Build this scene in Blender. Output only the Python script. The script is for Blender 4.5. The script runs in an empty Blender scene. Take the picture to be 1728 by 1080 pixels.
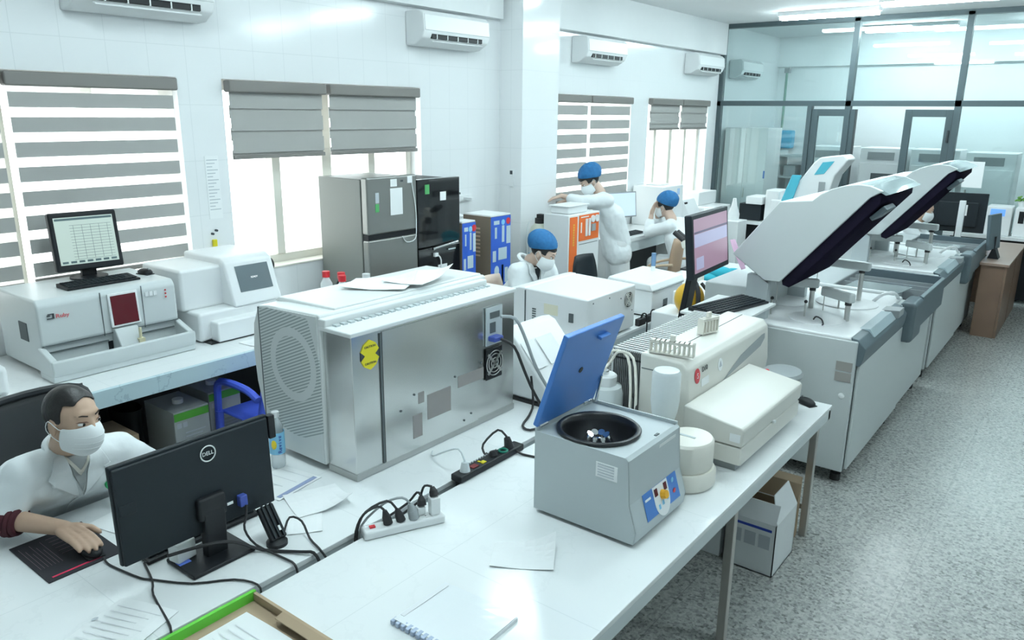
import bpy, bmesh, math, random
from mathutils import Vector, Matrix, Quaternion
from mathutils.bvhtree import BVHTree
random.seed(7)
SC = bpy.context.scene
COL = SC.collection
PI = math.pi
V = Vector
def rad(a): return math.radians(a)

# ------------------------------------------------------------------ materials
MATS = {}
def mat(name, col, rough=0.5, metal=0.0, noise=0.0, nscale=8.0, trans=0.0, emit=0.0, ecol=None, spec=0.5, alpha=1.0, bump=0.0, coat=0.0):
    if name in MATS: return MATS[name]
    m = bpy.data.materials.new(name); m.use_nodes = True
    nt = m.node_tree; b = nt.nodes['Principled BSDF']
    c = (col[0], col[1], col[2], 1)
    b.inputs['Base Color'].default_value = c
    b.inputs['Roughness'].default_value = rough
    b.inputs['Metallic'].default_value = metal
    b.inputs['Specular IOR Level'].default_value = spec
    b.inputs['Transmission Weight'].default_value = trans
    b.inputs['Alpha'].default_value = alpha
    b.inputs['Coat Weight'].default_value = coat
    if emit > 0:
        b.inputs['Emission Color'].default_value = (ecol or col)[:3] + (1,)
        b.inputs['Emission Strength'].default_value = emit
    tc = nt.nodes.new('ShaderNodeTexCoord')
    nz = nt.nodes.new('ShaderNodeTexNoise'); nz.inputs['Scale'].default_value = nscale; nz.inputs['Detail'].default_value = 4
    nt.links.new(tc.outputs['Object'], nz.inputs['Vector'])
    if noise > 0:
        mx = nt.nodes.new('ShaderNodeMix'); mx.data_type = 'RGBA'
        mx.inputs['A'].default_value = tuple(v * (1 - noise) for v in c[:3]) + (1,)
        mx.inputs['B'].default_value = tuple(min(1, v * (1 + noise)) for v in c[:3]) + (1,)
        nt.links.new(nz.outputs['Fac'], mx.inputs['Factor'])
        nt.links.new(mx.outputs['Result'], b.inputs['Base Color'])
    if bump > 0:
        bp = nt.nodes.new('ShaderNodeBump'); bp.inputs['Strength'].default_value = bump; bp.inputs['Distance'].default_value = 0.01
        nt.links.new(nz.outputs['Fac'], bp.inputs['Height']); nt.links.new(bp.outputs['Normal'], b.inputs['Normal'])
    MATS[name] = m
    return m

class NT:
    """tiny helper for math node chains"""
    def __init__(s, m): s.t = m.node_tree; s.b = s.t.nodes['Principled BSDF']
    def n(s, k): return s.t.nodes.new(k)
    def l(s, a, b): s.t.links.new(a, b)
    def m(s, op, a, b=None, c=None):
        x = s.n('ShaderNodeMath'); x.operation = op
        for i, v in enumerate((a, b, c)):
            if v is None: continue
            if isinstance(v, (int, float)): x.inputs[i].default_value = v
            else: s.l(v, x.inputs[i])
        return x.outputs[0]
    def mix(s, f, a, b):
        x = s.n('ShaderNodeMix'); x.data_type = 'RGBA'
        if isinstance(f, (int, float)): x.inputs['Factor'].default_value = f
        else: s.l(f, x.inputs['Factor'])
        for k, v in (('A', a), ('B', b)):
            if isinstance(v, tuple): x.inputs[k].default_value = v + (1,)
            else: s.l(v, x.inputs[k])
        return x.outputs['Result']
    def pos(s):
        g = s.n('ShaderNodeNewGeometry'); sp = s.n('ShaderNodeSeparateXYZ'); s.l(g.outputs['Position'], sp.inputs[0])
        s.P = g.outputs['Position']
        return sp.outputs
    def noise(s, sc, det=4, rough=.5):
        x = s.n('ShaderNodeTexNoise'); x.inputs['Scale'].default_value = sc; x.inputs['Detail'].default_value = det; x.inputs['Roughness'].default_value = rough
        s.l(s.P, x.inputs['Vector']); return x.outputs['Fac']
    def line(s, v, pitch, off, w):
        """1 on a joint line of width w every pitch"""
        a = s.m('ADD', v, 1000 * pitch - off); a = s.m('MODULO', a, pitch); a = s.m('SUBTRACT', a, pitch / 2); a = s.m('ABSOLUTE', a)
        return s.m('GREATER_THAN', a, pitch / 2 - w / 2)

def tile_wall(name, col, grout, pu, pv, axis, rough=.12, w=.004):
    m = mat(name, col, rough); k = NT(m); p = k.pos()
    u = k.line(p[axis], pu, .07, w); v = k.line(p[2], pv, .03, w)
    f = k.m('MAXIMUM', u, v)
    c = k.mix(k.noise(.9, 3), tuple(x * .985 for x in col), col)
    k.l(k.mix(f, c, grout), k.b.inputs['Base Color'])
    k.l(k.m('ADD', k.m('MULTIPLY', f, .4), rough), k.b.inputs['Roughness'])
    return m

WHITE = (.86, .89, .90)
M_wall = tile_wall('glazed white wall tile', (.86, .885, .895), (.72, .75, .76), .25, .36, 1)
M_wally = tile_wall('glazed white wall tile across', (.86, .885, .895), (.72, .75, .76), .25, .36, 0)
M_plain = mat('white plaster', (.84, .865, .87), .7, noise=.015)
M_ceil = mat('ceiling paint', (.80, .82, .825), .75, noise=.01)
# terrazzo / speckled granite floor
M_floor = mat('speckled granite floor', (.5, .5, .48), .22)
def _fl():
    k = NT(M_floor); p = k.pos()
    vo = k.n('ShaderNodeTexVoronoi'); vo.inputs['Scale'].default_value = 75; k.l(k.P, vo.inputs['Vector'])
    sp = k.n('ShaderNodeSeparateColor'); k.l(vo.outputs['Color'], sp.inputs[0])
    nz = k.noise(48, 6, .7); n2 = k.noise(1.3, 3)
    r = k.n('ShaderNodeValToRGB'); e = r.color_ramp.elements
    e[0].position = .22; e[0].color = (.12, .125, .12, 1); e[1].position = .8; e[1].color = (.50, .51, .49, 1)
    e.new(.42).color = (.30, .31, .30, 1); e.new(.58).color = (.40, .41, .395, 1)
    t = k.m('ADD', k.m('MULTIPLY', sp.outputs[0], .55), k.m('MULTIPLY', nz, .5))
    k.l(t, r.inputs[0])
    g = k.m('MAXIMUM', k.line(p[0], .8, -.47, .005), k.line(p[1], .8, .1, .005))
    c = k.mix(k.m('MULTIPLY', n2, .25), r.outputs[0], (.42, .43, .41))
    k.l(k.mix(k.m('MULTIPLY', g, .6), c, (.16, .165, .16)), k.b.inputs['Base Color'])
    k.l(k.m('ADD', k.m('MULTIPLY', nz, .15), .2), k.b.inputs['Roughness'])
_fl()
def marble(name, col, vein, ax, ay, px, py, rough=.1, band=.35):
    m = mat(name, col, rough); k = NT(m); p = k.pos()
    n1 = k.noise(2.2, 6, .6); v = k.m('ABSOLUTE', k.m('SUBTRACT', n1, .5)); v = k.m('LESS_THAN', v, .008)
    n2 = k.noise(1.1, 3)
    v = k.m('MULTIPLY', v, k.m('MULTIPLY', n2, band * 2))
    j = k.m('MAXIMUM', k.line(p[0], px, ax, .003), k.line(p[1], py, ay, .003))
    j = k.m('MAXIMUM', k.m('MULTIPLY', j, .55), v)
    c = k.mix(n2, tuple(x * .96 for x in col), col)
    k.l(k.mix(j, c, vein), k.b.inputs['Base Color'])
    return m
M_top = marble('polished white tile worktop', (.86, .89, .895), (.66, .70, .71), -1.57, 1.67, .8, .8, rough=.17, band=.12)
M_marble = marble('pale blue veined marble edge', (.58, .74, .80), (.36, .50, .58), 50, 0.3, 90, .8, .15, .45)
M_apron = mat('grey table edge', (.62, .68, .69), .35, noise=.04)
M_steel = mat('brushed steel', (.62, .62, .60), .28, 1.0, noise=.06)
M_legsteel = mat('table leg steel', (.55, .53, .50), .3, .9, noise=.05)
M_galv = mat('galvanised sheet metal', (.66, .67, .66), .27, 1.0, noise=.10, nscale=3.5)
M_galv2 = mat('dull galvanised strip', (.48, .49, .48), .42, .9, noise=.1)
M_white = mat('white plastic', (.82, .845, .85), .35, noise=.01)
M_shell = mat('off white instrument shell', (.76, .79, .785), .38, noise=.012)
M_beige = mat('beige instrument plastic', (.72, .715, .665), .42, noise=.012)
M_beige2 = mat('light beige plastic', (.79, .77, .70), .42)
M_grey = mat('grey coated steel', (.50, .555, .57), .4, noise=.015)
M_anal = mat('grey white analyser panel', (.60, .645, .645), .38, noise=.012)
M_ruby = mat('pale grey instrument plastic', (.62, .665, .67), .38, noise=.012)
M_darkgrey = mat('slate grey plastic', (.105, .145, .165), .42)
M_midgrey = mat('mid grey plastic', (.32, .35, .36), .45)
M_seam = mat('dark seam', (.10, .12, .125), .6)
M_black = mat('black plastic', (.010, .012, .015), .45, spec=.35)
M_blacks = mat('black satin plastic', (.012, .018, .023), .55, spec=.3)
M_rubber = mat('black rubber', (.02, .02, .022), .6)
M_smoke = mat('smoked glass', (.02, .022, .03), .08, alpha=.80, coat=.3)
M_frame = mat('grey aluminium frame', (.065, .095, .105), .45, .2)
M_framed = mat('dark rubber door seal', (.03, .04, .045), .5)
M_cream = mat('cream window frame', (.80, .78, .70), .4)
M_card = mat('brown cardboard', (.40, .30, .20), .8, noise=.05)
M_cardw = mat('white printed cardboard', (.78, .81, .82), .6, noise=.015)
M_paper = mat('white paper', (.86, .885, .89), .7)
M_ink = mat('grey ink', (.50, .54, .58), .7)
M_inkd = mat('dark ink', (.05, .06, .07), .6)
M_blueink = mat('blue ink', (.03, .07, .42), .5)
M_blue = mat('royal blue enamel', (.065, .21, .58), .35, noise=.03)
M_bluep = mat('blue stool plastic', (.07, .13, .70), .4)
M_orange = mat('orange panel', (.80, .16, .03), .4)
M_red = mat('dark red window', (.10, .008, .014), .15)
M_redp = mat('red plastic', (.65, .03, .04), .35)
M_green = mat('green band', (.10, .42, .05), .5)
M_greenl = mat('bright green board', (.13, .58, .05), .5)
M_yellow = mat('yellow label', (.75, .65, .02), .5)
M_teal = mat('teal cloth', (.02, .36, .46), .8)
M_pink = mat('pink paper', (.80, .50, .68), .7)
M_skin = mat('warm skin', (.56, .38, .275), .5, noise=.03, nscale=30)
M_skinp = mat('pale skin', (.62, .45, .36), .5, noise=.03, nscale=30)
M_hair = mat('black hair', (.012, .011, .011), .45, noise=.3, nscale=60, bump=.3)
M_coat = mat('white lab coat cotton', (.80, .845, .86), .8, noise=.02, nscale=14, bump=.35)
M_maskm = mat('white surgical mask', (.84, .88, .89), .7)
M_cap = mat('blue bouffant cap', (.015, .135, .33), .75, noise=.28, nscale=38, bump=.4)
M_shirt = mat('grey knit shirt', (.42, .45, .46), .8)
M_maroon = mat('maroon knit cuff', (.07, .012, .02), .8)
M_wood = mat('walnut laminate', (.20, .125, .085), .4, noise=.25, nscale=3)
M_woodtop = mat('light walnut top', (.33, .235, .185), .35, noise=.08, nscale=5)
M_tan = mat('tan plastic chair', (.42, .29, .20), .45)
M_tanl = mat('beige chair shell', (.62, .49, .41), .5)
M_fridge = mat('brushed grey refrigerator steel', (.31, .315, .30), .33, .75, noise=.05, nscale=4)
M_fridges = mat('grey refrigerator side', (.22, .23, .215), .45, .2)
M_glassblk = mat('black glass door', (.008, .009, .011), .06, coat=.4)
M_eye = mat('eye white', (.75, .75, .74), .2)
M_iris = mat('dark iris', (.015, .01, .008), .15)
M_lip = mat('eyelid crease', (.22, .12, .09), .6)
M_brow = mat('eyebrow hair', (.05, .035, .03), .7)
M_lamp = mat('fluorescent tube light', (1, 1, 1), .4, emit=48.0, ecol=(.80, .965, 1.0))
M_screen1 = mat('pale green list screen', (.35, .42, .38), .3, emit=.30, ecol=(.72, .85, .78))
M_screen2 = mat('grey touch screen', (.10, .135, .15), .25, emit=.05, ecol=(.35, .45, .5))
M_pinkscr = mat('pink list screen', (.22, .13, .18), .35, emit=.20, ecol=(.80, .50, .68))
M_lilac = mat('lilac screen rows', (.25, .25, .36), .35, emit=.27, ecol=(.66, .66, .95))
M_bluescr = mat('pale blue screen', (.4, .5, .6), .3, emit=.45, ecol=(.65, .80, .97))
M_clearpl = mat('clear bottle plastic', (.85, .92, .95), .08, trans=.55, alpha=.75)
M_milky = mat('milky translucent plastic', (.80, .86, .87), .35, trans=.15)
M_lblue = mat('light blue label', (.25, .60, .85), .5)
M_bowl = mat('black centrifuge bowl', (.02, .022, .025), .3)
M_chrome = mat('polished metal', (.75, .76, .77), .12, 1.0)
M_cyanp = mat('cyan clear plastic', (.10, .55, .70), .15, alpha=.85)
M_mirror = mat('glossy grey panel', (.45, .50, .50), .15, .55, noise=.1)
M_fabd = mat('taupe blind fabric', (.40, .40, .385), .85, noise=.03)
M_rail = mat('taupe blind cassette', (.20, .19, .18), .5)
def _sheer():
    m = mat('sheer blind fabric', (.9, .9, .88), .9); k = NT(m)
    out = k.t.nodes['Material Output']
    tr = k.n('ShaderNodeBsdfTransparent'); tl = k.n('ShaderNodeBsdfTranslucent'); tl.inputs[0].default_value = (.85, .84, .80, 1)
    a = k.n('ShaderNodeMixShader'); a.inputs[0].default_value = .35; k.l(tr.outputs[0], a.inputs[1]); k.l(tl.outputs[0], a.inputs[2])
    k.l(a.outputs[0], out.inputs[0]); return m
M_sheer = _sheer()
def _glass():
    m = mat('green tinted glass', (.70, .90, .90), .03); k = NT(m); out = k.t.nodes['Material Output']
    tr = k.n('ShaderNodeBsdfTransparent'); tr.inputs[0].default_value = (.93, .985, .985, 1)
    gl = k.n('ShaderNodeBsdfGlossy'); gl.inputs['Roughness'].default_value = .02
    fr = k.n('ShaderNodeFresnel'); fr.inputs[0].default_value = 1.45
    a = k.n('ShaderNodeMixShader'); k.l(fr.outputs[0], a.inputs[0]); k.l(tr.outputs[0], a.inputs[1]); k.l(gl.outputs[0], a.inputs[2])
    k.l(a.outputs[0], out.inputs[0]); return m
M_glass = _glass()
M_glass2 = None

# ------------------------------------------------------------------ mesh building
class MB:
    """collects shapes; coordinates are world unless local=True"""
    def __init__(s, local=False): s.bm = bmesh.new(); s.local = local
    def _bx(s, M):
        bmesh.ops.create_cube(s.bm, size=1, matrix=M); return s
    def box(s, x0, x1, y0, y1, z0, z1):
        return s._bx(Matrix.Translation(((x0 + x1) / 2, (y0 + y1) / 2, (z0 + z1) / 2)) @ Matrix.Diagonal((abs(x1 - x0), abs(y1 - y0), abs(z1 - z0), 1)))
    def obox(s, c, size, R):
        return s._bx(Matrix.Translation(c) @ R.to_4x4() @ Matrix.Diagonal((size[0], size[1], size[2], 1)))
    def cyl(s, p0, p1, r0, r1=None, n=24, caps=True):
        p0, p1 = V(p0), V(p1); d = p1 - p0; r1 = r0 if r1 is None else r1
        q = V((0, 0, 1)).rotation_difference(d.normalized()) if d.length else Quaternion()
        bmesh.ops.create_cone(s.bm, cap_ends=caps, segments=n, radius1=r0, radius2=max(r1, 1e-5), depth=d.length,
                              matrix=Matrix.Translation((p0 + p1) / 2) @ q.to_matrix().to_4x4()); return s
    def ell(s, c, r, R=None, u=20, v=14):
        if isinstance(r, (int, float)): r = (r, r, r)
        c = V(c); R3 = (R.to_3x3() if R else Matrix.Identity(3)) @ Matrix.Diagonal((r[0], r[1], r[2]))
        N = s.bm.verts.new; F = s.bm.faces.new
        top, bot = N(c + R3 @ V((0, 0, 1))), N(c + R3 @ V((0, 0, -1))); rings = []
        for i in range(1, v):
            t = PI * i / v; st, ct = math.sin(t), math.cos(t)
            rings.append([N(c + R3 @ V((st * math.cos(2 * PI * k / u), st * math.sin(2 * PI * k / u), ct))) for k in range(u)])
        for k in range(u):
            q = (k + 1) % u
            F((top, rings[0][k], rings[0][q])); F((bot, rings[-1][q], rings[-1][k]))
            for a, b in zip(rings, rings[1:]): F((a[k], b[k], b[q], a[q]))
        return s
    def cap(s, p0, p1, r0, r1):
        s.ell(p0, r0, u=16, v=10); s.ell(p1, r1, u=16, v=10); s.cyl(p0, p1, r0, r1, 16); return s
    def face(s, pts):
        s.bm.faces.new([s.bm.verts.new(p) for p in pts]); return s
    def prism(s, pts, off):
        """closed polygon of 3d points extruded by vector off"""
        off = V(off); a = [s.bm.verts.new(p) for p in pts]; b = [s.bm.verts.new(V(p) + off) for p in pts]; n = len(pts)
        s.bm.faces.new(a); s.bm.faces.new(b[::-1])
        for i in range(n): s.bm.faces.new((a[i], b[i], b[(i + 1) % n], a[(i + 1) % n]))
        return s
    def lathe(s, prof, c, n=28, sx=1, sy=1, rot=None, open=False):
        rings = []
        for r, z in prof:
            ring = []
            for i in range(n):
                a = 2 * PI * i / n; p = V((r * math.cos(a) * sx, r * math.sin(a) * sy, z))
                if rot: p = rot @ p
                ring.append(s.bm.verts.new(p + V(c)))
            rings.append(ring)
        for a, b in zip(rings, rings[1:]):
            for i in range(n): s.bm.faces.new((a[i], a[(i + 1) % n], b[(i + 1) % n], b[i]))
        for ring, fl in () if open else ((rings[0], True), (rings[-1], False)):
            if prof[0 if fl else -1][0] > 1e-4: s.bm.faces.new(ring[::-1] if fl else ring)
        return s
    def tube(s, pts, r, n=8, smooth=3):
        P = [V(p) for p in pts]
        if smooth and len(P) > 2:
            Q = []
            for i in range(len(P) - 1):
                a, b, c, d = P[max(i - 1, 0)], P[i], P[i + 1], P[min(i + 2, len(P) - 1)]
                for j in range(smooth):
                    t = j / smooth
                    Q.append(.5 * ((2 * b) + (c - a) * t + (2 * a - 5 * b + 4 * c - d) * t * t + (3 * b - a - 3 * c + d) * t ** 3))
            P = Q + [P[-1]]
        rings = []; up = V((0, 0, 1)); prev = None
        for i, p in enumerate(P):
            d = (P[min(i + 1, len(P) - 1)] - P[max(i - 1, 0)]); d = d.normalized() if d.length > 1e-9 else V((0, 0, 1))
            if prev is None:
                x = d.cross(up)
                if x.length < 1e-3: x = d.cross(V((1, 0, 0)))
            else: x = prev - d * prev.dot(d)
            x.normalize(); y = d.cross(x); prev = x
            rr = r if not callable(r) else r(i / (len(P) - 1))
            rings.append([s.bm.verts.new(p + x * rr * math.cos(2 * PI * k / n) + y * rr * math.sin(2 * PI * k / n)) for k in range(n)])
        for a, b in zip(rings, rings[1:]):
            for k in range(n): s.bm.faces.new((a[k], a[(k + 1) % n], b[(k + 1) % n], b[k]))
        s.bm.faces.new(rings[0][::-1]); s.bm.faces.new(rings[-1]); return s
    def ring(s, c, R, r, n=40, k=10, rot=None):
        prev = None; rings = []
        for i in range(n):
            a = 2 * PI * i / n; rr = []
            for j in range(k):
                b = 2 * PI * j / k; p = V(((R + r * math.cos(b)) * math.cos(a), (R + r * math.cos(b)) * math.sin(a), r * math.sin(b)))
                if rot: p = rot @ p
                rr.append(s.bm.verts.new(p + V(c)))
            rings.append(rr)
        for i in range(n):
            a, b = rings[i], rings[(i + 1) % n]
            for j in range(k): s.bm.faces.new((a[j], b[j], b[(j + 1) % k], a[(j + 1) % k]))
        return s
    def plate_hole(s, x0, x1, y0, y1, z, cx, cy, r, n=64):
        inn, out = [], []
        for i in range(n):
            a = 2 * PI * (i + .5) / n; dx, dy = math.cos(a), math.sin(a)
            inn.append(s.bm.verts.new((cx + r * dx, cy + r * dy, z)))
            t = min(((x1 - cx) / dx if dx > 0 else (x0 - cx) / dx) if abs(dx) > 1e-9 else 9, ((y1 - cy) / dy if dy > 0 else (y0 - cy) / dy) if abs(dy) > 1e-9 else 9)
            out.append(s.bm.verts.new((cx + t * dx, cy + t * dy, z)))
        for i in range(n): s.bm.faces.new((inn[i], out[i], out[(i + 1) % n], inn[(i + 1) % n]))
        return s
    def sheet(s, c, w, d, rz=0, wave=0.0, nx=6, ny=6, t=.0015, curl=0.0):
        """slightly wavy paper, w along x, d along y"""
        g = []; R = Matrix.Rotation(rz, 3, 'Z')
        for iz in (0, 1):
            G = []
            for i in range(nx + 1):
                row = []
                for j in range(ny + 1):
                    u, v = i / nx - .5, j / ny - .5
                    z = wave * (math.sin(u * 5 + v * 3) + 1) * .5 + curl * max(0, u + v - .3) ** 2
                    row.append(s.bm.verts.new(R @ V((u * w, v * d, z + (t if iz else 0))) + V(c)))
                G.append(row)
            g.append(G)
        for i in range(nx):
            for j in range(ny):
                s.bm.faces.new((g[1][i][j], g[1][i + 1][j], g[1][i + 1][j + 1], g[1][i][j + 1]))
                s.bm.faces.new((g[0][i][j], g[0][i][j + 1], g[0][i + 1][j + 1], g[0][i + 1][j]))
        for i in range(nx):
            for j in (0, ny): s.bm.faces.new((g[0][i][j], g[0][i + 1][j], g[1][i + 1][j], g[1][i][j]))
        for j in range(ny):
            for i in (0, nx): s.bm.faces.new((g[0][i][j], g[0][i][j + 1], g[1][i][j + 1], g[1][i][j]))
        return s

def wmat(o):
    M = Matrix(); 
    while o: M = o.matrix_basis @ M; o = o.parent
    return M
def link(o, parent=None):
    COL.objects.link(o)
    if parent: o.parent = parent
    return o
def build(name, mb, m, parent=None, bevel=0.0, smooth=False, seg=2, auto=True):
    me = bpy.data.meshes.new(name); bm = mb.bm
    bmesh.ops.recalc_face_normals(bm, faces=bm.faces[:])
    o = bpy.data.objects.new(name, me)
    link(o, parent)
    if parent is not None and not mb.local: bm.transform(wmat(parent).inverted())
    bm.to_mesh(me); bm.free()
    me.materials.append(m)
    if smooth or bevel:
        for p in me.polygons: p.use_smooth = True
    if bevel:
        b = o.modifiers.new('bevel', 'BEVEL'); b.width = bevel; b.segments = seg; b.limit_method = 'ANGLE'; b.angle_limit = rad(35); b.harden_normals = True
    elif smooth and auto:
        try: me.set_sharp_from_angle(angle=rad(40))
        except Exception: pass
    return o
def tag(o, label, cat, group=None, kind=None):
    o['label'] = label; o['category'] = cat
    if group: o['group'] = group
    if kind: o['kind'] = kind
    return o
def thing(name, label, cat, loc=(0, 0, 0), rz=0.0, group=None):
    o = bpy.data.objects.new(name, None); o.empty_display_size = .1; o.location = loc; o.rotation_euler = (0, 0, rz); link(o)
    return tag(o, label, cat, group)
def single(name, mb, m, label, cat, group=None, **k):
    """a thing that is one mesh, with its origin moved to its base"""
    me_bm = mb.bm
    zs = [v.co for v in me_bm.verts]
    c = V((sum(v.x for v in zs) / len(zs), sum(v.y for v in zs) / len(zs), min(v.z for v in zs)))
    me_bm.transform(Matrix.Translation(-c)); mb.local = True
    o = build(name, mb, m, None, **k); o.location = c
    return tag(o, label, cat, group)
def struct(name, mb, m, parent=None, **k):
    o = build(name, mb, m, parent, **k)
    if parent is None: o['kind'] = 'structure'
    return o
def copy_tree(o, loc=None, label=None, parent=None):
    c = o.copy(); COL.objects.link(c)
    if parent: c.parent = parent
    if loc is not None: c.location = loc
    if label: c['label'] = label
    for ch in list(o.children): copy_tree(ch, parent=c)
    return c
TS = bpy.data.scenes.new('scratch')
def dgraph(o):
    TS.collection.objects.link(o); vl = TS.view_layers[0]; vl.update(); return vl.depsgraph
def text(name, s, size, m, parent, c, right, up, ext=.0006, align='CENTER', squash=1.0):
    """lettering standing on a surface; right and up give its plane (world)"""
    cu = bpy.data.curves.new(name, 'FONT'); cu.body = s; cu.size = size; cu.extrude = ext; cu.align_x = align; cu.align_y = 'CENTER'; cu.resolution_u = 3
    t = bpy.data.objects.new(name, cu)
    dg = dgraph(t); me = bpy.data.meshes.new_from_object(t.evaluated_get(dg))
    bpy.data.objects.remove(t); bpy.data.curves.remove(cu)
    r = V(right).normalized(); u = V(up); u = (u - r * u.dot(r)).normalized(); n = r.cross(u)
    M = Matrix(((r.x * squash, u.x, n.x, c[0]), (r.y * squash, u.y, n.y, c[1]), (r.z * squash, u.z, n.z, c[2]), (0, 0, 0, 1)))
    me.transform((wmat(parent).inverted() if parent else Matrix()) @ M)
    me.materials.clear(); me.materials.append(m)
    o = bpy.data.objects.new(name, me); return link(o, parent)
def plate(c, w, h, right, up, t=.002):
    """thin label standing on a surface, centre c"""
    r = V(right).normalized(); u = V(up); u = (u - r * u.dot(r)).normalized(); n = r.cross(u)
    R = Matrix(((r.x, u.x, n.x), (r.y, u.y, n.y), (r.z, u.z, n.z)))
    return MB().obox(c, (w, h, t), R)
def evalmesh(o):
    dg = dgraph(o); me = bpy.data.meshes.new_from_object(o.evaluated_get(dg)); TS.collection.objects.unlink(o)
    return me
def voxel(name, mb, m, parent, vox=.008, it=6, fac=.5, folds=0.0):
    """union of overlapping solids as one continuous surface"""
    o = build(name, mb, m, parent)
    r = o.modifiers.new('r', 'REMESH'); r.mode = 'VOXEL'; r.voxel_size = vox; r.use_smooth_shade = True
    if it:
        s = o.modifiers.new('s', 'SMOOTH'); s.factor = fac; s.iterations = it
    if folds:
        tx = bpy.data.textures.new('folds', 'CLOUDS'); tx.noise_scale = .12; tx.noise_depth = 2
        d = o.modifiers.new('d', 'DISPLACE'); d.texture = tx; d.strength = folds; d.mid_level = .5; d.texture_coords = 'LOCAL'
    me = evalmesh(o); o.modifiers.clear(); old = o.data; o.data = me; bpy.data.meshes.remove(old)
    me.materials.clear(); me.materials.append(m)
    for p in me.polygons: p.use_smooth = True
    return o
def bvh(o):
    bm = bmesh.new(); bm.from_mesh(o.data); bm.transform(wmat(o)); t = BVHTree.FromBMesh(bm); bm.free(); return t
def drape(name, target, poly, d, m, parent, off=.003, t=.003, cuts=4, smooth=True, back=.35):
    """a patch of cloth or skin detail laid on target's surface: poly (world) is cast along d"""
    d = V(d).normalized(); bm = bmesh.new()
    bm.faces.new([bm.verts.new(p) for p in poly])
    bmesh.ops.triangulate(bm, faces=bm.faces[:])
    for _ in range(cuts): bmesh.ops.subdivide_edges(bm, edges=bm.edges[:], cuts=1, use_grid_fill=True)
    last = []
    for v in bm.verts:
        hit = target.ray_cast(v.co - d * back, d)
        if hit[0] is not None: v.co = hit[0] - d * off; last.append(v)
        else:
            h = target.find_nearest(v.co)
            if h[0] is not None: v.co = h[0] + (v.co - h[0]).normalized() * 0 - d * off
    bmesh.ops.smooth_vert(bm, verts=bm.verts[:], factor=.5, use_axis_x=True, use_axis_y=True, use_axis_z=True)
    mb = MB(); mb.bm.free(); mb.bm = bm
    o = build(name, mb, m, parent, smooth=smooth)
    so = o.modifiers.new('t', 'SOLIDIFY'); so.thickness = t; so.offset = 1
    return o
# ------------------------------------------------------------------ camera
def make_cam():
    f, yaw, p, r = 1296.17416, .655086815, .263523331, -.0102377455
    cy, sy, cp, sp = math.cos(yaw), math.sin(yaw), math.cos(p), math.sin(p)
    fw = V((-sy * cp, cy * cp, -sp)); rt = V((cy, sy, 0)); dn = fw.cross(rt)
    c, s = math.cos(r), math.sin(r)
    R = c * rt + s * dn; D = -s * rt + c * dn
    U = -D; B = -fw
    cd = bpy.data.cameras.new('camera'); cd.sensor_fit = 'HORIZONTAL'; cd.sensor_width = 36; cd.lens = f / 1728 * 36; cd.clip_start = .05; cd.clip_end = 200
    o = bpy.data.objects.new('camera', cd); COL.objects.link(o)
    o.matrix_world = Matrix(((R.x, U.x, B.x, 0), (R.y, U.y, B.y, 0), (R.z, U.z, B.z, 2.16), (0, 0, 0, 1)))
    SC.camera = o
make_cam()

# ------------------------------------------------------------------ the room
WX, PY, CZ = -4.82, 11.25, 3.42
FY = 13.7
struct('floor', MB().box(-5.1, 3.2, -2.5, FY + .2, -.1, 0), M_floor)
struct('ceiling', MB().box(-5.1, 3.2, -2.5, FY + .2, CZ, CZ + .12), M_ceil)
WIN = [(.70, 2.74, 1.03), (3.06, 4.95, 1.03), (6.74, 8.63, .98), (9.07, 10.90, .90)]
ZH = 2.36
w = MB(); y = -2.5
for a, b, s in WIN:
    w.box(WX - .28, WX, y, a, 0, CZ); w.box(WX - .28, WX, a, b, 0, s); w.box(WX - .28, WX, a, b, ZH, CZ); y = b
w.box(WX - .28, WX, y, FY, 0, CZ)
struct('wall_left', w, M_wall)
struct('wall_right', MB().box(3.2, 3.4, -2.5, FY + .2, 0, CZ), M_plain)
struct('wall_front', MB().box(-5.1, 3.4, -2.7, -2.5, 0, CZ), M_plain)
struct('wall_back', MB().box(-5.1, 3.2, FY, FY + .2, 0, CZ), M_plain)
struct('trim_1', MB().box(WX, WX + .09, -2.5, 5.98, 3.0, CZ).box(WX, WX + .09, 6.66, PY - .05, 3.0, CZ), M_plain)      # ceiling beam over the windows
struct('trim_2', MB().box(WX, -4.545, 6.04, 6.64, 0, CZ), M_wally)                                                   # tiled pillar
struct('trim_3', MB().box(-4.82, 3.2, FY - .1, FY, 2.95, CZ), M_plain)
pane_m = mat('clear window pane', (.95, .98, .98), .05)
def _pane():
    k = NT(pane_m); out = k.t.nodes['Material Output']; tr = k.n('ShaderNodeBsdfTransparent'); gl = k.n('ShaderNodeBsdfGlossy'); gl.inputs['Roughness'].default_value = .02
    a = k.n('ShaderNodeMixShader'); a.inputs[0].default_value = .04; k.l(tr.outputs[0], a.inputs[1]); k.l(gl.outputs[0], a.inputs[2]); k.l(a.outputs[0], out.inputs[0])
_pane()
for i, (a, b, s) in enumerate(WIN):
    m = MB(); x0, x1 = WX - .2, WX - .13
    m.box(x0, x1, a, b, s, s + .07).box(x0, x1, a, b, ZH - .07, ZH).box(x0, x1, a, a + .06, s, ZH).box(x0, x1, b - .06, b, s, ZH)
    n = 4
    for j in range(1, n):
        c = a + (b - a) * j / n; h = .045 if j == 2 else .035
        m.box(x0, x1 + .01, c - h, c + h, s + .07, ZH - .07)
    m.box(WX - .20, WX + .012, a, b, s - .001, s + .012)
    f = struct('window_%d' % (i + 1), m, M_cream, bevel=.004)
    build('pane', MB().box(x0 + .03, x0 + .036, a + .06, b - .06, s + .07, ZH - .07), pane_m, f)
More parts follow.
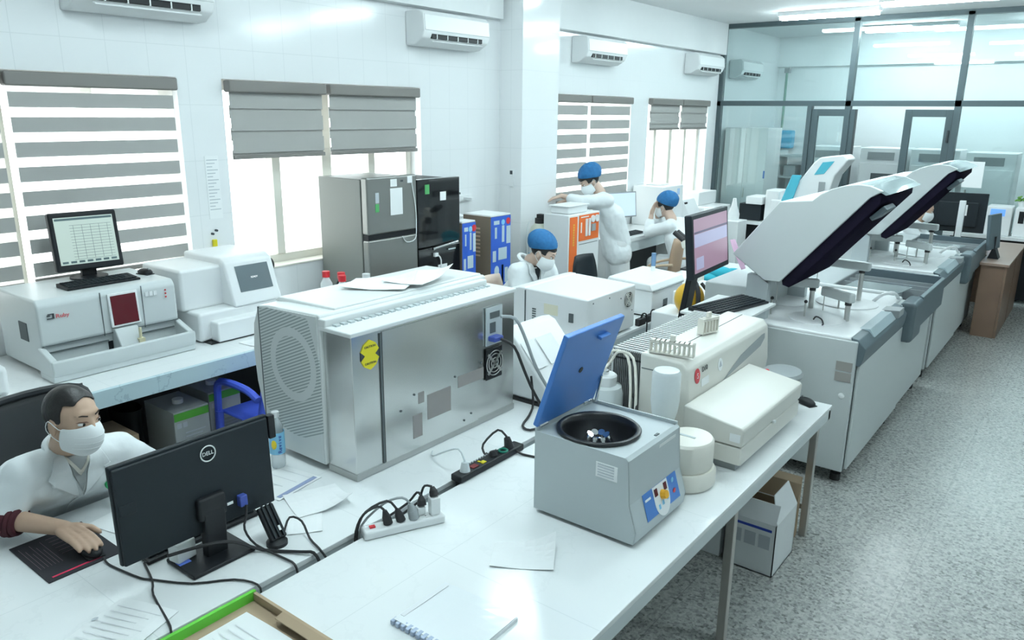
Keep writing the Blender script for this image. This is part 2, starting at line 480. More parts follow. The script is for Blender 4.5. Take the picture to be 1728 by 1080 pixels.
# zebra roller blinds
def blind(a, b, zb, name, label, group, pitch, band, closed=False):
    t = thing(name, label, 'window blind', (WX + .02, (a + b) / 2, zb), 0, group)
    build('cassette', MB().box(WX - .02, WX + .055, a, b, ZH - .085, ZH - .006), M_rail, t, bevel=.012)
    xx = WX + .012; m = MB(); z = ZH - .085
    sh = MB().box(xx - .003, xx - .002, a + .02, b - .02, zb + .02, ZH - .08)
    while z > zb + .03:
        z0 = max(z - band, zb + .02)
        if not closed: z0 = max(z - .03 - band, zb + .02); m.box(xx, xx + .002, a + .02, b - .02, z0, max(z - .03, z0 + .004))
        else: m.box(xx, xx + .002, a + .02, b - .02, z0, z)
        z -= pitch
    build('fabric_band', m, M_fabd, t)
    if closed:
        m = MB(); z = ZH - .085 - band
        while z > zb + .03:
            m.box(xx - .012, xx - .010, a + .02, b - .02, max(z - (pitch - band) - .02, zb), z + .02); z -= pitch
        build('rear_fabric', m, M_fabd, t)
        sh.bm.free()
    else: build('sheer_fabric', sh, M_sheer, t)
    build('bottom_rail', MB().box(xx - .012, xx + .012, a + .018, b - .018, zb, zb + .028), M_rail, t, bevel=.005)
    return t
blind(.72, 1.715, 1.17, 'roller_blind', 'striped taupe roller blind lowered at the left edge of the nearest window', 'striped roller blinds', .135, .082)
blind(1.735, 2.72, 1.18, 'roller_blind', 'striped taupe roller blind behind the list monitor on the nearest window', 'striped roller blinds', .135, .082)
blind(3.08, 3.90, 1.83, 'roller_blind', 'half raised taupe blind, left one of the pair above the grey refrigerator', 'half raised roller blinds', .15, .105, True)
blind(3.93, 4.90, 1.83, 'roller_blind', 'half raised taupe blind, right one of the pair above the grey refrigerator', 'half raised roller blinds', .15, .105, True)
blind(6.76, 7.64, 1.2, 'roller_blind', 'striped taupe blind beside the pillar, left of its pair behind the standing woman', 'striped roller blinds', .155, .10)
blind(7.66, 8.60, 1.2, 'roller_blind', 'striped taupe blind, right of its pair behind the standing woman', 'striped roller blinds', .155, .10)
blind(9.1, 9.97, 1.96, 'roller_blind', 'small raised taupe blind, left of its pair on the farthest window', 'half raised roller blinds', .14, .095, True)
blind(9.99, 10.86, 1.96, 'roller_blind', 'small raised taupe blind, right of its pair next to the glass partition', 'half raised roller blinds', .14, .095, True)

# air conditioners on the left wall
def aircon(y0, label, L=.84, zb=2.69):
    t = thing('air_conditioner', label, 'air conditioner', (WX, y0 + L / 2, zb), 0, 'wall mounted air conditioners')
    pr = [(WX, zb + .27), (WX + .17, zb + .27), (WX + .205, zb + .24), (WX + .215, zb + .11), (WX + .19, zb + .055), (WX + .10, zb + .005), (WX, zb)]
    build('body', MB().prism([(x, y0, z) for x, z in pr], (0, L, 0)), M_white, t, bevel=.012)
    build('front_panel', MB().prism([(WX + .172, y0 + .012, zb + .262), (WX + .212, y0 + .012, zb + .235), (WX + .222, y0 + .012, zb + .115), (WX + .205, y0 + .012, zb + .112)], (0, L - .024, 0)), M_white, t, bevel=.004)
    build('air_outlet', MB().prism([(WX + .209, y0 + .10, zb + .088), (WX + .197, y0 + .10, zb + .052), (WX + .17, y0 + .10, zb + .06)], (0, L - .2, 0)).box(WX + .186, WX + .207, y0 + .1, y0 + L - .1, zb + .055, zb + .09), M_black, t)
    m = MB()
    for k in range(5):
        yy = y0 + .16 + k * (L - .32) / 4; m.box(WX + .19, WX + .209, yy - .004, yy + .004, zb + .05, zb + .088)
    m.prism([(WX + .19, y0 + .1, zb + .045), (WX + .215, y0 + .1, zb + .035), (WX + .213, y0 + .1, zb + .028), (WX + .185, y0 + .1, zb + .038)], (0, L - .2, 0))
    build('louver', m, M_white, t)
    return t
aircon(2.09, 'white wall air conditioner above the nearest window, cut by the top of the photo')
aircon(4.79, 'white wall air conditioner on the tiled wall left of the pillar')
aircon(7.27, 'white wall air conditioner just right of the pillar')
aircon(10.03, 'white wall air conditioner next to the glass partition post')
aircon(11.55, 'white wall air conditioner seen through the glass partition')

# glass partition with its double door
g = MB(); d = .05
for x in (-4.80, -2.97, -1.67, .20, 2.0): g.box(x - .035, x + .035, PY - d, PY + d, 0, CZ - .02)
g.box(-4.82, 3.2, PY - d, PY + d, CZ - .06, CZ).box(-4.82, 3.2, PY - d, PY + d, 2.29, 2.36)
g.box(-3.50, -3.44, PY - d, PY + d, 0, 2.29).box(-4.8, -3.5, PY - d, PY + d, 0, .1).box(-1.64, 3.2, PY - d, PY + d, 0, .1)
pf = struct('wall_far', g, M_frame)
for a, b, z0, z1 in ((-4.76, -3.005, 2.36, 3.36), (-2.935, -1.705, 2.36, 3.36), (-1.635, .165, 2.36, 3.36), (.235, 1.96, 2.36, 3.36), (-4.76, -3.5, .1, 2.29), (-1.635, .165, .1, 2.29), (.235, 1.96, .1, 2.29)):
    build('pane', MB().box(a, b, PY - .004, PY + .004, z0, z1), M_glass, pf)
def leaf(a, b, n):
    m = MB(); s = .085; y0, y1 = PY - .03, PY + .03
    m.box(a, a + s, y0, y1, .02, 2.25).box(b - s, b, y0, y1, .02, 2.25).box(a + s, b - s, y0, y1, 2.16, 2.25).box(a + s, b - s, y0, y1, .02, .18)
    o = struct('door_%d' % n, m, M_frame, bevel=.004)
    build('pane', MB().box(a + s, b - s, PY - .004, PY + .004, .18, 2.16), M_glass, o)
    build('door_seal', MB().box(b - .012, b + .004, y0 - .004, y1 + .004, .02, 2.25), M_framed, o)
    return o
leaf(-3.44, -2.86, 1)
o = leaf(-2.26, -1.70, 2)
build('door_hinge', MB().cyl((-1.735, PY - .045, 1.85), (-1.735, PY - .045, 2.0), .014).cyl((-1.735, PY - .045, 1.35), (-1.735, PY - .045, 1.5), .014), M_framed, o)
struct('trim_4', MB().box(-4.3, -4.02, PY - .5, PY - .45, 0, .01), M_plain) if False else None

# ceiling lights: twin fluorescent battens
def batten(x, y, label, L=1.2):
    t = thing('ceiling_light', label, 'ceiling light', (x, y, CZ), 0, 'fluorescent ceiling lights')
    build('housing', MB().box(x - L / 2, x + L / 2, y - .08, y + .08, CZ - .05, CZ), M_white, t, bevel=.006)
    for s in (-.04, .04): build('tube', MB().cyl((x - L / 2 + .02, y + s, CZ - .072), (x + L / 2 - .02, y + s, CZ - .072), .02), M_lamp, t)
for x, y, l in ((-3.1, 10.35, 'bright twin tube ceiling light over the partition door'), (-1.75, 9.7, 'bright twin tube ceiling light at the top right corner'),
                (-3.1, 7.4, 'twin tube ceiling light above the standing woman, outside the frame'), (-1.4, 7.0, 'twin tube ceiling light above the far analyser, outside the frame'),
                (-3.1, 4.6, 'twin tube ceiling light above the seated woman, outside the frame'), (-1.3, 4.2, 'twin tube ceiling light above the near analyser, outside the frame'),
                (-3.1, 1.8, 'twin tube ceiling light above the man at the desk, outside the frame'), (-1.2, 1.5, 'twin tube ceiling light above the front table, outside the frame'),
                (.6, 3.4, 'twin tube ceiling light above the aisle, outside the frame'), (.6, 7.4, 'twin tube ceiling light above the far aisle, outside the frame'),
                (-2.6, 12.5, 'ceiling light in the room behind the glass'), (-.6, 12.5, 'right hand ceiling light in the room behind the glass')):
    batten(x, y, l)
# world: overcast daylight
wd = bpy.data.worlds.new('sky'); SC.world = wd; wd.use_nodes = True
bg = wd.node_tree.nodes['Background']; bg.inputs[0].default_value = (.90, .985, 1.0, 1); bg.inputs[1].default_value = 3.0
SC.view_settings.view_transform = 'Standard'; SC.view_settings.look = 'None'; SC.view_settings.gamma = 1; SC.view_settings.exposure = .32
try: SC.view_settings.use_curve_mapping = False
except Exception: pass
T = .72          # table top height
TB = .80         # window bench height
# ------------------------------------------------------------------ tables and benches
def table(name, label, x0, x1, y0, y1, legs, cat='table', edge=.045):
    t = thing(name, label, cat, ((x0 + x1) / 2, (y0 + y1) / 2, 0))
    build('tabletop', MB().box(x0, x1, y0, y1, T - .022, T), M_top, t, bevel=.003)
    build('frame', MB().box(x0 + .004, x1 - .004, y0 + .004, y0 + .034, T - .075, T - .022).box(x0 + .004, x1 - .004, y1 - .034, y1 - .004, T - .075, T - .022)
          .box(x0 + .004, x0 + .034, y0 + .004, y1 - .004, T - .075, T - .022).box(x1 - .034, x1 - .004, y0 + .004, y1 - .004, T - .075, T - .022), M_apron, t)
    for x in (x0 + .05, x1 - .045):
        for y in legs:
            build('leg', MB().box(x - .018, x + .018, y - .018, y + .018, 0, T - .022), M_legsteel, t, bevel=.003)
    for y in (legs[0], legs[-1]): build('stretcher', MB().box(x0 + .06, x1 - .06, y - .012, y + .012, .15, .18), M_legsteel, t)
    return t
table('lab_table', 'long white tiled table in front carrying the blue lidded centrifuge', -1.87, -.95, .35, 3.96, (.6, 1.75, 2.78, 3.86))
lt = table('lab_table', 'white tiled table where the man works at the black monitor', -2.85, -1.915, .15, 3.36, (.4, 1.8, 3.2))
build('side_panel', MB().box(-1.96, -1.945, 1.9, 3.15, .03, .60), M_mirror, lt)
table('lab_table', 'white table beside the woman looking down, with the fan backed machine', -3.12, -2.45, 3.84, 7.4, (4.2, 5.8, 7.3))
b = thing('window_bench', 'marble edged bench under the nearest window with the pale blood analyser', 'bench', (-4.4, 1.6, 0))
build('worktop', MB().box(-4.815, -3.82, -.6, 3.62, TB - .03, TB), M_top, b)
build('marble_edge', MB().box(-3.838, -3.812, -.6, 3.62, TB - .092, TB + .001), M_marble, b, bevel=.003)
build('back_panel', MB().box(-4.8, -4.77, -.55, 3.6, .02, TB - .03), mat('black under bench shade', (.02, .022, .024), .6), b)  # black sheet added to stand in for the deep shade under the bench
for y in (1.12, 3.5): build('support_panel', MB().box(-4.76, -3.86, y, y + .1, 0, TB - .03), M_plain, b)
b = thing('window_desk', 'long white desk along the far windows', 'desk', (-4.5, 9.2, 0))
build('worktop', MB().box(-4.81, -4.2, 7.38, 11.15, TB - .04, TB), M_top, b)
build('apron', MB().box(-4.235, -4.21, 7.38, 11.15, TB - .16, TB - .04), M_apron, b)
for y in (7.4, 9.2, 11.05): build('support_panel', MB().box(-4.8, -4.24, y, y + .06, 0, TB - .04), M_plain, b)
build('dark_panel', MB().box(-4.7, -4.66, 7.5, 11.0, .1, TB - .17), mat('dark knee panel', (.05, .055, .06), .6), b)

# ------------------------------------------------------------------ blood analyser on the window bench
def ruby():
    t = thing('blood_analyser', 'large pale grey blood analyser with dark red window on the marble bench', 'analyser', (-4.4, 1.9, TB))
    y0, y1 = 1.52, 2.27; xf, xb = -4.22, -4.74; zt = 1.21
    pr = [(xb, TB + .02), (-4.24, TB + .02), (-4.24, .95), (xf, .97), (xf - .005, zt - .03), (xf - .03, zt), (xb, zt)]
    build('body', MB().prism([(x, y0, z) for x, z in pr], (0, y1 - y0, 0)), M_ruby, t, bevel=.014)
    # projecting sample tray with side walls
    m = MB(); m.box(-4.25, -4.09, y0 - .015, y1 + .015, TB + .001, .838)
    m.prism([(-4.09, y0 - .015, .83), (-4.075, y0 - .015, .86), (-4.078, y0 - .015, .915), (-4.10, y0 - .015, .918), (-4.115, y0 - .015, .83)], (0, y1 - y0 + .03, 0))
    for a in (y0 - .015, y1 - .02): m.prism([(-4.25, a, .83), (-4.1, a, .83), (-4.1, a, .918), (-4.24, a, .965)], (0, .035, 0))
    build('sample_tray', m, M_ruby, t, bevel=.008)
    build('tray_slot', MB().box(-4.20, -4.125, 1.58, 1.78, .838, .843).box(-4.20, -4.125, 2.0, 2.2, .838, .843), M_black, t)
    build('tray_slot', MB().box(-4.239, -4.236, 1.86, 1.885, .86, .92), M_black, t)
    build('rack_edge', MB().box(-4.236, -4.225, 1.55, 1.86, .925, .93), M_seam, t); build('rack_edge', MB().box(-4.236, -4.225, 2.03, 2.24, .925, .93), M_seam, t)
    build('probe_tower', MB().prism([(-4.24, 1.885, .84), (-4.13, 1.885, .84), (-4.13, 1.885, .88), (-4.2, 1.885, .99), (-4.24, 1.885, .99)], (0, .13, 0)), M_ruby, t, bevel=.008)
    build('probe', MB().cyl((-4.15, 2.0, .87), (-4.15, 2.0, .985), .008).box(-4.165, -4.135, 1.983, 2.017, .875, .925), mat('pale amber probe guard', (.70, .66, .45), .4), t)
    fr = MB().prism([(xf + .004, 1.875, .995), (xf + .02, 1.875, 1.0), (xf + .004, 1.875, 1.185), (xf - .006, 1.875, 1.185)], (0, .165, 0))
    build('window_frame', fr, M_white, t, bevel=.004)
    build('red_window', MB().prism([(xf + .012, 1.888, 1.01), (xf + .0215, 1.888, 1.01), (xf + .0075, 1.888, 1.172), (xf, 1.888, 1.172)], (0, .14, 0)), M_red, t, bevel=.002)
    build('panel_seam', MB().box(xf - .004, xf + .0015, 1.838, 1.842, .96, 1.2).box(xf - .004, xf + .0015, 2.065, 2.068, .96, 1.2).box(xf - .006, xf + .001, y0 + .004, y1 - .004, .966, .970), M_seam, t)
    build('side_vent', MB().box(-4.47, -4.37, y0 - .004, y0 + .004, .97, 1.07), M_seam, t, bevel=.002)
    build('indicator', MB().box(xf - .001, xf + .003, 2.2, 2.208, 1.15, 1.158).box(xf - .001, xf + .003, 2.2, 2.208, 1.13, 1.138).box(xf - .001, xf + .003, 2.2, 2.208, 1.11, 1.118), M_redp, t)
    m = MB()
    for k in range(3): m.box(xf - .002, xf + .003, 2.085 + k * .024, 2.104 + k * .024, 1.135, 1.16)
    build('button', m, M_white, t)
    build('logo_mark', MB().box(xf - .001, xf + .0022, 1.565, 1.58, 1.122, 1.128).box(xf - .001, xf + .0022, 1.565, 1.60, 1.107, 1.112).box(xf - .001, xf + .0022, 1.592, 1.60, 1.112, 1.133).box(xf - .001, xf + .0022, 1.57, 1.60, 1.13, 1.135), M_inkd, t)
    text('lettering', 'Ruby', .03, M_redp, t, (xf + .002, 1.64, 1.117), (0, 1, 0), (0, 0, 1), squash=1.1)
    m = MB()
    for x in (-4.15, -4.7):
        for y in (1.58, 2.2): m.cyl((x, y, TB + .0005), (x, y, TB + .022), .02)
    build('foot', m, M_rubber, t)
ruby()
def list_monitor():
    t = thing('computer_monitor', 'small square monitor with a pale list screen on the blood analyser', 'monitor', (-4.62, 1.97, 1.21), rad(-6))
    R = Matrix.Rotation(rad(-8), 3, 'Y')
    L = lambda: MB(True)
    build('base', L().lathe([(.10, 0), (.10, .012), (.03, .02)], (0, 0, 0)), M_black, t, smooth=True)
    build('neck', L().box(-.02, .02, -.04, .04, .015, .12), M_black, t, bevel=.006)
    c = V((.02, 0, .22))
    build('casing', L().obox(c, (.05, .36, .33), R), M_black, t, bevel=.012)
    build('screen', L().obox(c + R @ V((.0255, 0, .004)), (.002, .31, .265), R), M_screen1, t)
    m = L()
    for k in range(13): m.obox(c + R @ V((.027, .03, .09 - k * .016)), (.0008, .22, .0016), R)
    for k in range(5): m.obox(c + R @ V((.027, -.06 + k * .045, -.005)), (.0008, .0014, .19), R)
    for k in range(7): m.obox(c + R @ V((.027, -.13 + k * .043, -.115)), (.0008, .03, .012), R)
    m.obox(c + R @ V((.027, 0, .125)), (.0008, .30, .012), R)
    build('screen_rows', m, mat('screen grey rows', (.10, .16, .17), .5), t)
list_monitor()
def keyboard(name, label, w, d, loc, rz, h=.022, rows=5, cols=15, m_body=None):
    t = thing(name, label, 'keyboard', loc, rz)
    build('base', MB(True).prism([(-w / 2, -d / 2, 0), (-w / 2, d / 2, 0), (-w / 2, d / 2, h), (-w / 2, -d / 2, h * .55)], (w, 0, 0)), m_body or M_black, t, bevel=.003)
    m = MB(True)
    for r in range(rows):
        for c in range(cols):
            x = -w / 2 + .012 + (w - .024) * (c + .5) / cols; y = -d / 2 + .014 + (d - .026) * (r + .5) / rows
            z = h * .55 + h * .45 * (y + d / 2) / d
            m.box(x - (w - .024) / cols * .42, x + (w - .024) / cols * .42, y - (d - .026) / rows * .4, y + (d - .026) / rows * .4, z - .001, z + .006)
    build('keys', m, M_blacks, t)
    return t
keyboard('keyboard', 'black keyboard lying on top of the pale blood analyser', .40, .14, (-4.41, 1.93, 1.2105), rad(90))
def mouse(label, loc, rz):
    t = thing('computer_mouse', label, 'mouse', loc, rz)
    build('shell', MB(True).ell((0, 0, .012), (.056, .031, .022)).box(-.05, .05, -.026, .026, 0, .004), M_black, t, smooth=True, auto=False)
    build('scroll_wheel', MB(True).cyl((.03, -.004, .031), (.03, .004, .031), .008), M_midgrey, t)
    return t
mouse('black mouse on the right end of the blood analyser top', (-4.47, 2.225, 1.2105), rad(10))
# small white instrument with touch screen
def touch():
    t = thing('touch_screen_analyser', 'white analyser with a grey touch screen next to the blood analyser', 'analyser', (-4.4, 2.6, TB))
    y0, y1 = 2.36, 2.92
    build('base', MB().box(-4.6, -4.16, y0, y1, TB + .008, .985), M_white, t, bevel=.02, seg=3)
    build('front_tray', MB().box(-4.17, -4.08, y0 + .07, y1 - .03, TB + .008, .93), M_white, t, bevel=.012)
    build('rear_housing', MB().box(-4.72, -4.28, 2.33, 2.62, .98, 1.235), M_white, t, bevel=.02, seg=3)
    build('tower', MB().prism([(-4.7, 2.6, .98), (-4.15, 2.6, .98), (-4.17, 2.6, 1.03), (-4.245, 2.6, 1.25), (-4.29, 2.6, 1.275), (-4.7, 2.6, 1.275)], (0, .35, 0)), M_white, t, bevel=.018, seg=3)
    d = V((-.075, 0, .22)).normalized(); n = V((d.z, 0, -d.x)); R = Matrix(((n.x, 0, d.x), (0, 1, 0), (n.z, 0, d.z)))
    c = V((-4.2075, 2.785, 1.14))
    build('screen', MB().obox(c + n * .001, (.006, .235, .165), R), M_screen2, t, bevel=.002)
    text('screen_lettering', 'READY', .016, mat('white screen letters', (.9, .9, .9), .5, emit=.4), t, c + n * .0048, (0, 1, 0), d)
    build('seam', MB().box(-4.283, -4.277, 2.617, 2.622, .985, 1.235), M_seam, t)
    m = MB()
    for k in range(3): m.cyl((-4.24, 2.66, 1.02 + k * .02), (-4.225, 2.66, 1.02 + k * .02), .003)
    build('button', m, M_seam, t)
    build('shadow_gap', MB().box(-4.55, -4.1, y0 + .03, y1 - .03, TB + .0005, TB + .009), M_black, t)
touch()
single('white_card', MB().sheet((-3.95, 2.62, TB + .001), .14, .2, .1, .004), M_paper, 'white sheet of paper on the bench edge in front of the touch screen analyser', 'paper')
t = thing('small_printer', 'small white device cut by the left edge on the marble bench', 'printer', (-4.25, 1.2, TB))
build('body', MB().box(-4.35, -4.08, 1.02, 1.31, TB, .955), M_white, t, bevel=.03, seg=3)
build('dark_window', MB().box(-4.25, -4.15, 1.1, 1.24, .955, .958), M_black, t)
build('outlet', MB().box(-4.078, -4.02, 1.1, 1.28, TB, TB + .012), M_midgrey, t)

# ------------------------------------------------------------------ things stored under the bench
def reagent_box(y0, y1, x, zt, label):
    t = thing('reagent_box', label, 'box', (x - .18, (y0 + y1) / 2, 0), 0, 'reagent boxes under the bench')
    mb = mat('grey reagent carton', (.40, .43, .43), .6, noise=.03)
    build('carton', MB().box(x - .32, x, y0, y1, 0.0, zt), mb, t, bevel=.004)
    build('green_band', MB().box(x - .001, x + .002, y0 + .003, y1 - .003, zt - .055, zt - .01), M_green, t)
    build('cap', MB().cyl((x - .14, (y0 + y1) / 2, zt), (x - .14, (y0 + y1) / 2, zt + .025), .03), M_white, t, smooth=True)
    m = MB()
    for k in range(5): m.box(x, x + .0015, y0 + .06, y1 - .03 - .02 * (k % 2), zt - .14 - k * .022, zt - .134 - k * .022)
    for k in range(2): m.box(x, x + .0015, y0 + .015 + .035 * k, y0 + .042 + .035 * k, zt - .1, zt - .07)
    build('printing', m, M_ink, t)
reagent_box(2.02, 2.235, -3.93, .52, 'grey reagent box with green band under the bench, nearer the man')
reagent_box(2.29, 2.50, -4.02, .54, 'grey reagent box with green band under the bench, behind the blue chair')
single('cardboard_box', MB().box(-4.25, -3.95, 1.55, 1.83, 0, .46), M_card, 'brown cardboard box under the bench behind the man shoulder', 'box', bevel=.004)
single('black_bin', MB().lathe([(.11, 0), (.13, .5), (.125, .5), (.1, .02)], (-4.3, 1.93, 0), sx=1, sy=.6), M_black, 'black bin in the dark space beside the reagent boxes', 'bin', smooth=True)
def blue_chair():
    t = thing('plastic_chair', 'royal blue plastic chair pushed under the marble bench', 'chair', (-3.75, 2.5, 0))
    build('seat', MB().box(-3.96, -3.56, 2.33, 2.71, .42, .445), M_bluep, t, bevel=.012)
    m = MB().prism([(-3.60, 2.32, .44), (-3.565, 2.32, .44), (-3.52, 2.38, .90), (-3.545, 2.38, .90)], (0, .38, 0))
    build('backrest', m, M_bluep, t, bevel=.01)
    for y in (2.32, 2.71):
        build('armrest', MB().tube([(-3.56, y, .60), (-3.66, y, .635), (-3.85, y, .64), (-3.95, y, .61), (-3.97, y, .5), (-3.98, y, .3)], .022), M_bluep, t, smooth=True)
        for x in (-3.99, -3.52): build('leg', MB().cyl((x, y, 0), (x + (.03 if x < -3.7 else -.03), y, .44), .018, .024, 12), M_bluep, t, smooth=True)
blue_chair()

# ------------------------------------------------------------------ refrigerators
def fridge():
    t = thing('refrigerator', 'tall brushed grey two door refrigerator below the second window', 'refrigerator', (-4.5, 4.05, 0))
    x0, x1, y0, y1 = -4.80, -4.33, 3.80, 4.31
    build('cabinet', MB().box(x0, x1, y0, y1, .03, 1.68), M_fridges, t, bevel=.006)
    for n, a, b in (('freezer_door', 1.275, 1.695), ('fridge_door', .06, 1.235)):
        d = build(n, MB().box(x1 + .006, x1 + .075, y0, y1, a, b), M_fridge, t, bevel=.014, seg=3)
    build('handle_recess', MB().box(x1 + .004, x1 + .06, y0 + .01, y1 - .004, 1.235, 1.275), M_black, t)
    xf = x1 + .076
    build('notice', plate((xf, 4.09, 1.505), .125, .20, (0, 1, 0), (0, 0, 1)), M_paper, t)
    build('sticker', plate((xf, 4.065, 1.645), .065, .055, (0, 1, 0), (0, 0, 1)), M_paper, t)
    build('sticker', plate((xf, 4.235, 1.66), .05, .05, (0, 1, 0), (0, 0, 1)), M_paper, t)
    build('sticker', plate((xf, 3.895, 1.545), .035, .075, (0, 1, 0), (0, 0, 1)), M_ink, t)
    build('energy_label', plate((xf, 3.893, 1.47), .036, .06, (0, 1, 0), (0, 0, 1)), mat('green energy label', (.08, .38, .12), .5), t)
    build('sticker', plate((xf, 4.15, 1.655), .025, .014, (0, 1, 0), (0, 0, 1)), M_inkd, t)
    build('cable', MB().tube([(xf + .004, 4.25, 1.635), (xf + .006, 4.285, 1.45), (xf + .006, 4.29, 1.3), (xf + .01, 4.27, 1.2), (xf + .006, 4.18, 1.185), (xf + .004, 4.14, 1.235)], .0035, 6), M_paper, t, smooth=True)
fridge()
def fridge_black():
    t = thing('refrigerator', 'tall glossy black refrigerator with a silver bar handle', 'refrigerator', (-4.5, 4.6, 0))
    x0, x1, y0, y1 = -4.80, -4.36, 4.36, 4.86
    build('cabinet', MB().box(x0, x1, y0, y1, .03, 1.63), M_black, t, bevel=.006)
    build('upper_door', MB().box(x1 + .004, x1 + .06, y0, y1, 1.10, 1.645), M_glassblk, t, bevel=.006)
    build('lower_door', MB().box(x1 + .004, x1 + .06, y0, y1, .06, 1.09), M_glassblk, t, bevel=.006)
    xf = x1 + .061
    build('handle', MB().cyl((xf + .025, 4.50, 1.085), (xf + .025, 4.80, 1.112), .011).cyl((xf, 4.53, 1.088), (xf + .025, 4.53, 1.088), .007).cyl((xf, 4.77, 1.109), (xf + .025, 4.77, 1.109), .007), M_chrome, t, smooth=True)
    build('handle', MB().box(xf, xf + .012, 4.70, 4.79, 1.05, 1.062), M_chrome, t)
    build('energy_label', plate((xf, 4.47, 1.565), .05, .075, (0, 1, 0), (0, 0, 1)), mat('green energy label', (.08, .38, .12), .5), t)
    build('sticker', plate((xf, 4.655, 1.50), .07, .07, (0, 1, 0), (0, 0, 1)), M_paper, t)
    build('notice', plate((xf, 4.64, .90), .11, .075, (0, 1, 0), (0, 0, 1)), M_paper, t)
    build('cable', MB().box(xf, xf + .02, 4.53, 4.57, 1.015, 1.045).tube([(xf + .02, 4.56, 1.03), (xf + .02, 4.60, .98), (xf + .01, 4.6, .85), (xf + .01, 4.57, .7), (xf + .01, 4.56, .4)], .006, 6), M_paper, t, smooth=True)
fridge_black()
def purifier_box(y0, y1, zt, label, gaps):
    t = thing('cardboard_box', label, 'box', (-4.45, (y0 + y1) / 2, 0), 0, 'printed purifier cartons')
    x0, x1 = -4.62, -4.30
    build('carton', MB().box(x0, x1, y0, y1, 0, zt), mat('dark brown carton', (.20, .165, .125), .7, noise=.05), t)
    build('top_flaps', MB().box(x0 + .005, x1 - .002, y0 + .004, y1 - .004, zt, zt + .012), M_paper, t)
    build('blue_face', MB().box(x1, x1 + .003, y0 + .004, y1 - .002, .02, zt - .004), mat('printed blue carton face', (.03, .12, .58), .4), t)
    m = MB(); w = y1 - y0; xa, xb = x1 + .003, x1 + .0045
    m.box(xa, xb, y0 + .55 * w, y0 + .67 * w, zt - .24, zt - .09); m.box(xa, xb, y0 + .78 * w, y0 + .98 * w, zt - .26, zt - .10)
    m.box(xa, xb, y0 + .38 * w, y0 + .8 * w, zt - .40, zt - .29); m.box(xa, xb, y0 + .1 * w, y0 + .26 * w, zt - .41, zt - .31)
    for k in range(3): m.ell((xa, y0 + .3 * w, zt - .5 - k * .15), (.002, .035, .05)); m.box(xa, xb, y0 + .55 * w, y0 + .63 * w, zt - .66 - k * .02, zt - .45); m.box(xa, xb, y0 + .7 * w, y0 + .86 * w, zt - .62 - k * .18, zt - .48 - k * .18)
    m.box(xa, xb, y0 + .2 * w, y0 + .3 * w, zt - .2, zt - .1); m.box(xa, xb, y0 + .15 * w, y0 + .42 * w, zt - .075, zt - .04)
    build('printing', m, mat('pale printing', (.55, .66, .72), .5), t)
    build('printing', MB().ell((xa, y0 + .87 * w, zt - .055), (.003, .03, .03)), M_redp, t)
    build('printing', MB().ell((xa, y0 + .61 * w, zt - .06), (.003, .025, .025)), M_lblue, t)
    if gaps:
        m = MB()
        for k in range(8): m.box(x1 - .20, x1 - .12, y0 - .002, y0, zt - .12 - k * .035, zt - .105 - k * .035)
        build('side_printing', m, mat('tan printing', (.55, .42, .3), .6), t)
purifier_box(4.885, 5.065, 1.25, 'blue printed carton squeezed beside the black refrigerator', False)
purifier_box(5.27, 5.56, 1.265, 'blue and brown printed carton standing by the pillar', True)
single('plastic_bag', MB().ell((-4.5, 5.0, 1.29), (.07, .06, .026)).ell((-4.48, 5.04, 1.285), (.05, .04, .02)), M_paper, 'crumpled white plastic bag on the blue carton', 'bag', smooth=True)
t = thing('wall_bracket', 'small white bracket on the wall above the printed cartons', 'bracket', (-4.80, 5.5, 1.38))
build('arm', MB().box(-4.82, -4.7, 5.48, 5.52, 1.37, 1.39).box(-4.82, -4.8, 5.40, 5.60, 1.355, 1.405), M_white, t)
build('screw', MB().cyl((-4.8, 5.42, 1.43), (-4.79, 5.42, 1.43), .01), M_seam, t)

# wall notices
t = thing('wall_notice', 'grey printed notice sheet on the wall between the two near windows', 'notice', (WX, 2.95, 1.46))
build('sheet', MB().box(WX, WX + .003, 2.885, 2.985, 1.44, 1.86), M_paper, t)
m = MB()
for k in range(16): m.box(WX + .003, WX + .004, 2.895, 2.975 - .02 * (k % 3), 1.83 - k * .022, 1.836 - k * .022)
build('printing', m, M_ink, t)
t = thing('wall_hook', 'yellow hook on the wall below the printed notice', 'hook', (WX, 2.9, 1.24))
build('strip', MB().box(WX, WX + .02, 2.885, 2.915, 1.22, 1.30), M_yellow, t, bevel=.003)
build('peg', MB().cyl((WX, 2.89, 1.34), (WX + .02, 2.89, 1.34), .008).cyl((WX, 2.92, 1.36), (WX + .02, 2.92, 1.36), .008), M_inkd, t)
t = thing('wall_thermometer', 'small white thermometer on the tiled pillar', 'thermometer', (-4.545, 6.07, 1.42))
build('case', MB().box(-4.68, -4.63, 6.022, 6.04, 1.46, 1.63), M_white, t, bevel=.004)
build('display', MB().box(-4.67, -4.64, 6.020, 6.024, 1.58, 1.615), M_inkd, t)
for nm, x, y, z in (('reagent_bottle', -4.1, 3.30, .88),): pass
def redcap(x, y, label, mcap=M_redp, mb=M_white):
    t = thing('reagent_bottle', label, 'bottle', (x, y, TB), 0, 'reagent bottles at the bench end')
    build('body', MB().lathe([(.038, TB), (.04, TB + .02), (.04, TB + .22), (.02, TB + .26), (.02, TB + .27)], (x, y, 0), 20), mb, t, smooth=True)
    build('cap', MB().cyl((x, y, TB + .265), (x, y, TB + .305), .026), mcap, t, smooth=True)
redcap(-4.14, 3.30, 'white bottle with a red cap, leftmost behind the large white machine')
redcap(-4.03, 3.34, 'dark bottle with a red cap, second of the row behind the large white machine', M_redp, M_blacks)
redcap(-3.95, 3.28, 'white bottle with a red cap, third of the row behind the large white machine')
redcap(-3.87, 3.42, 'clear bottle with a white cap at the right of the red capped ones', M_white, M_clearpl)
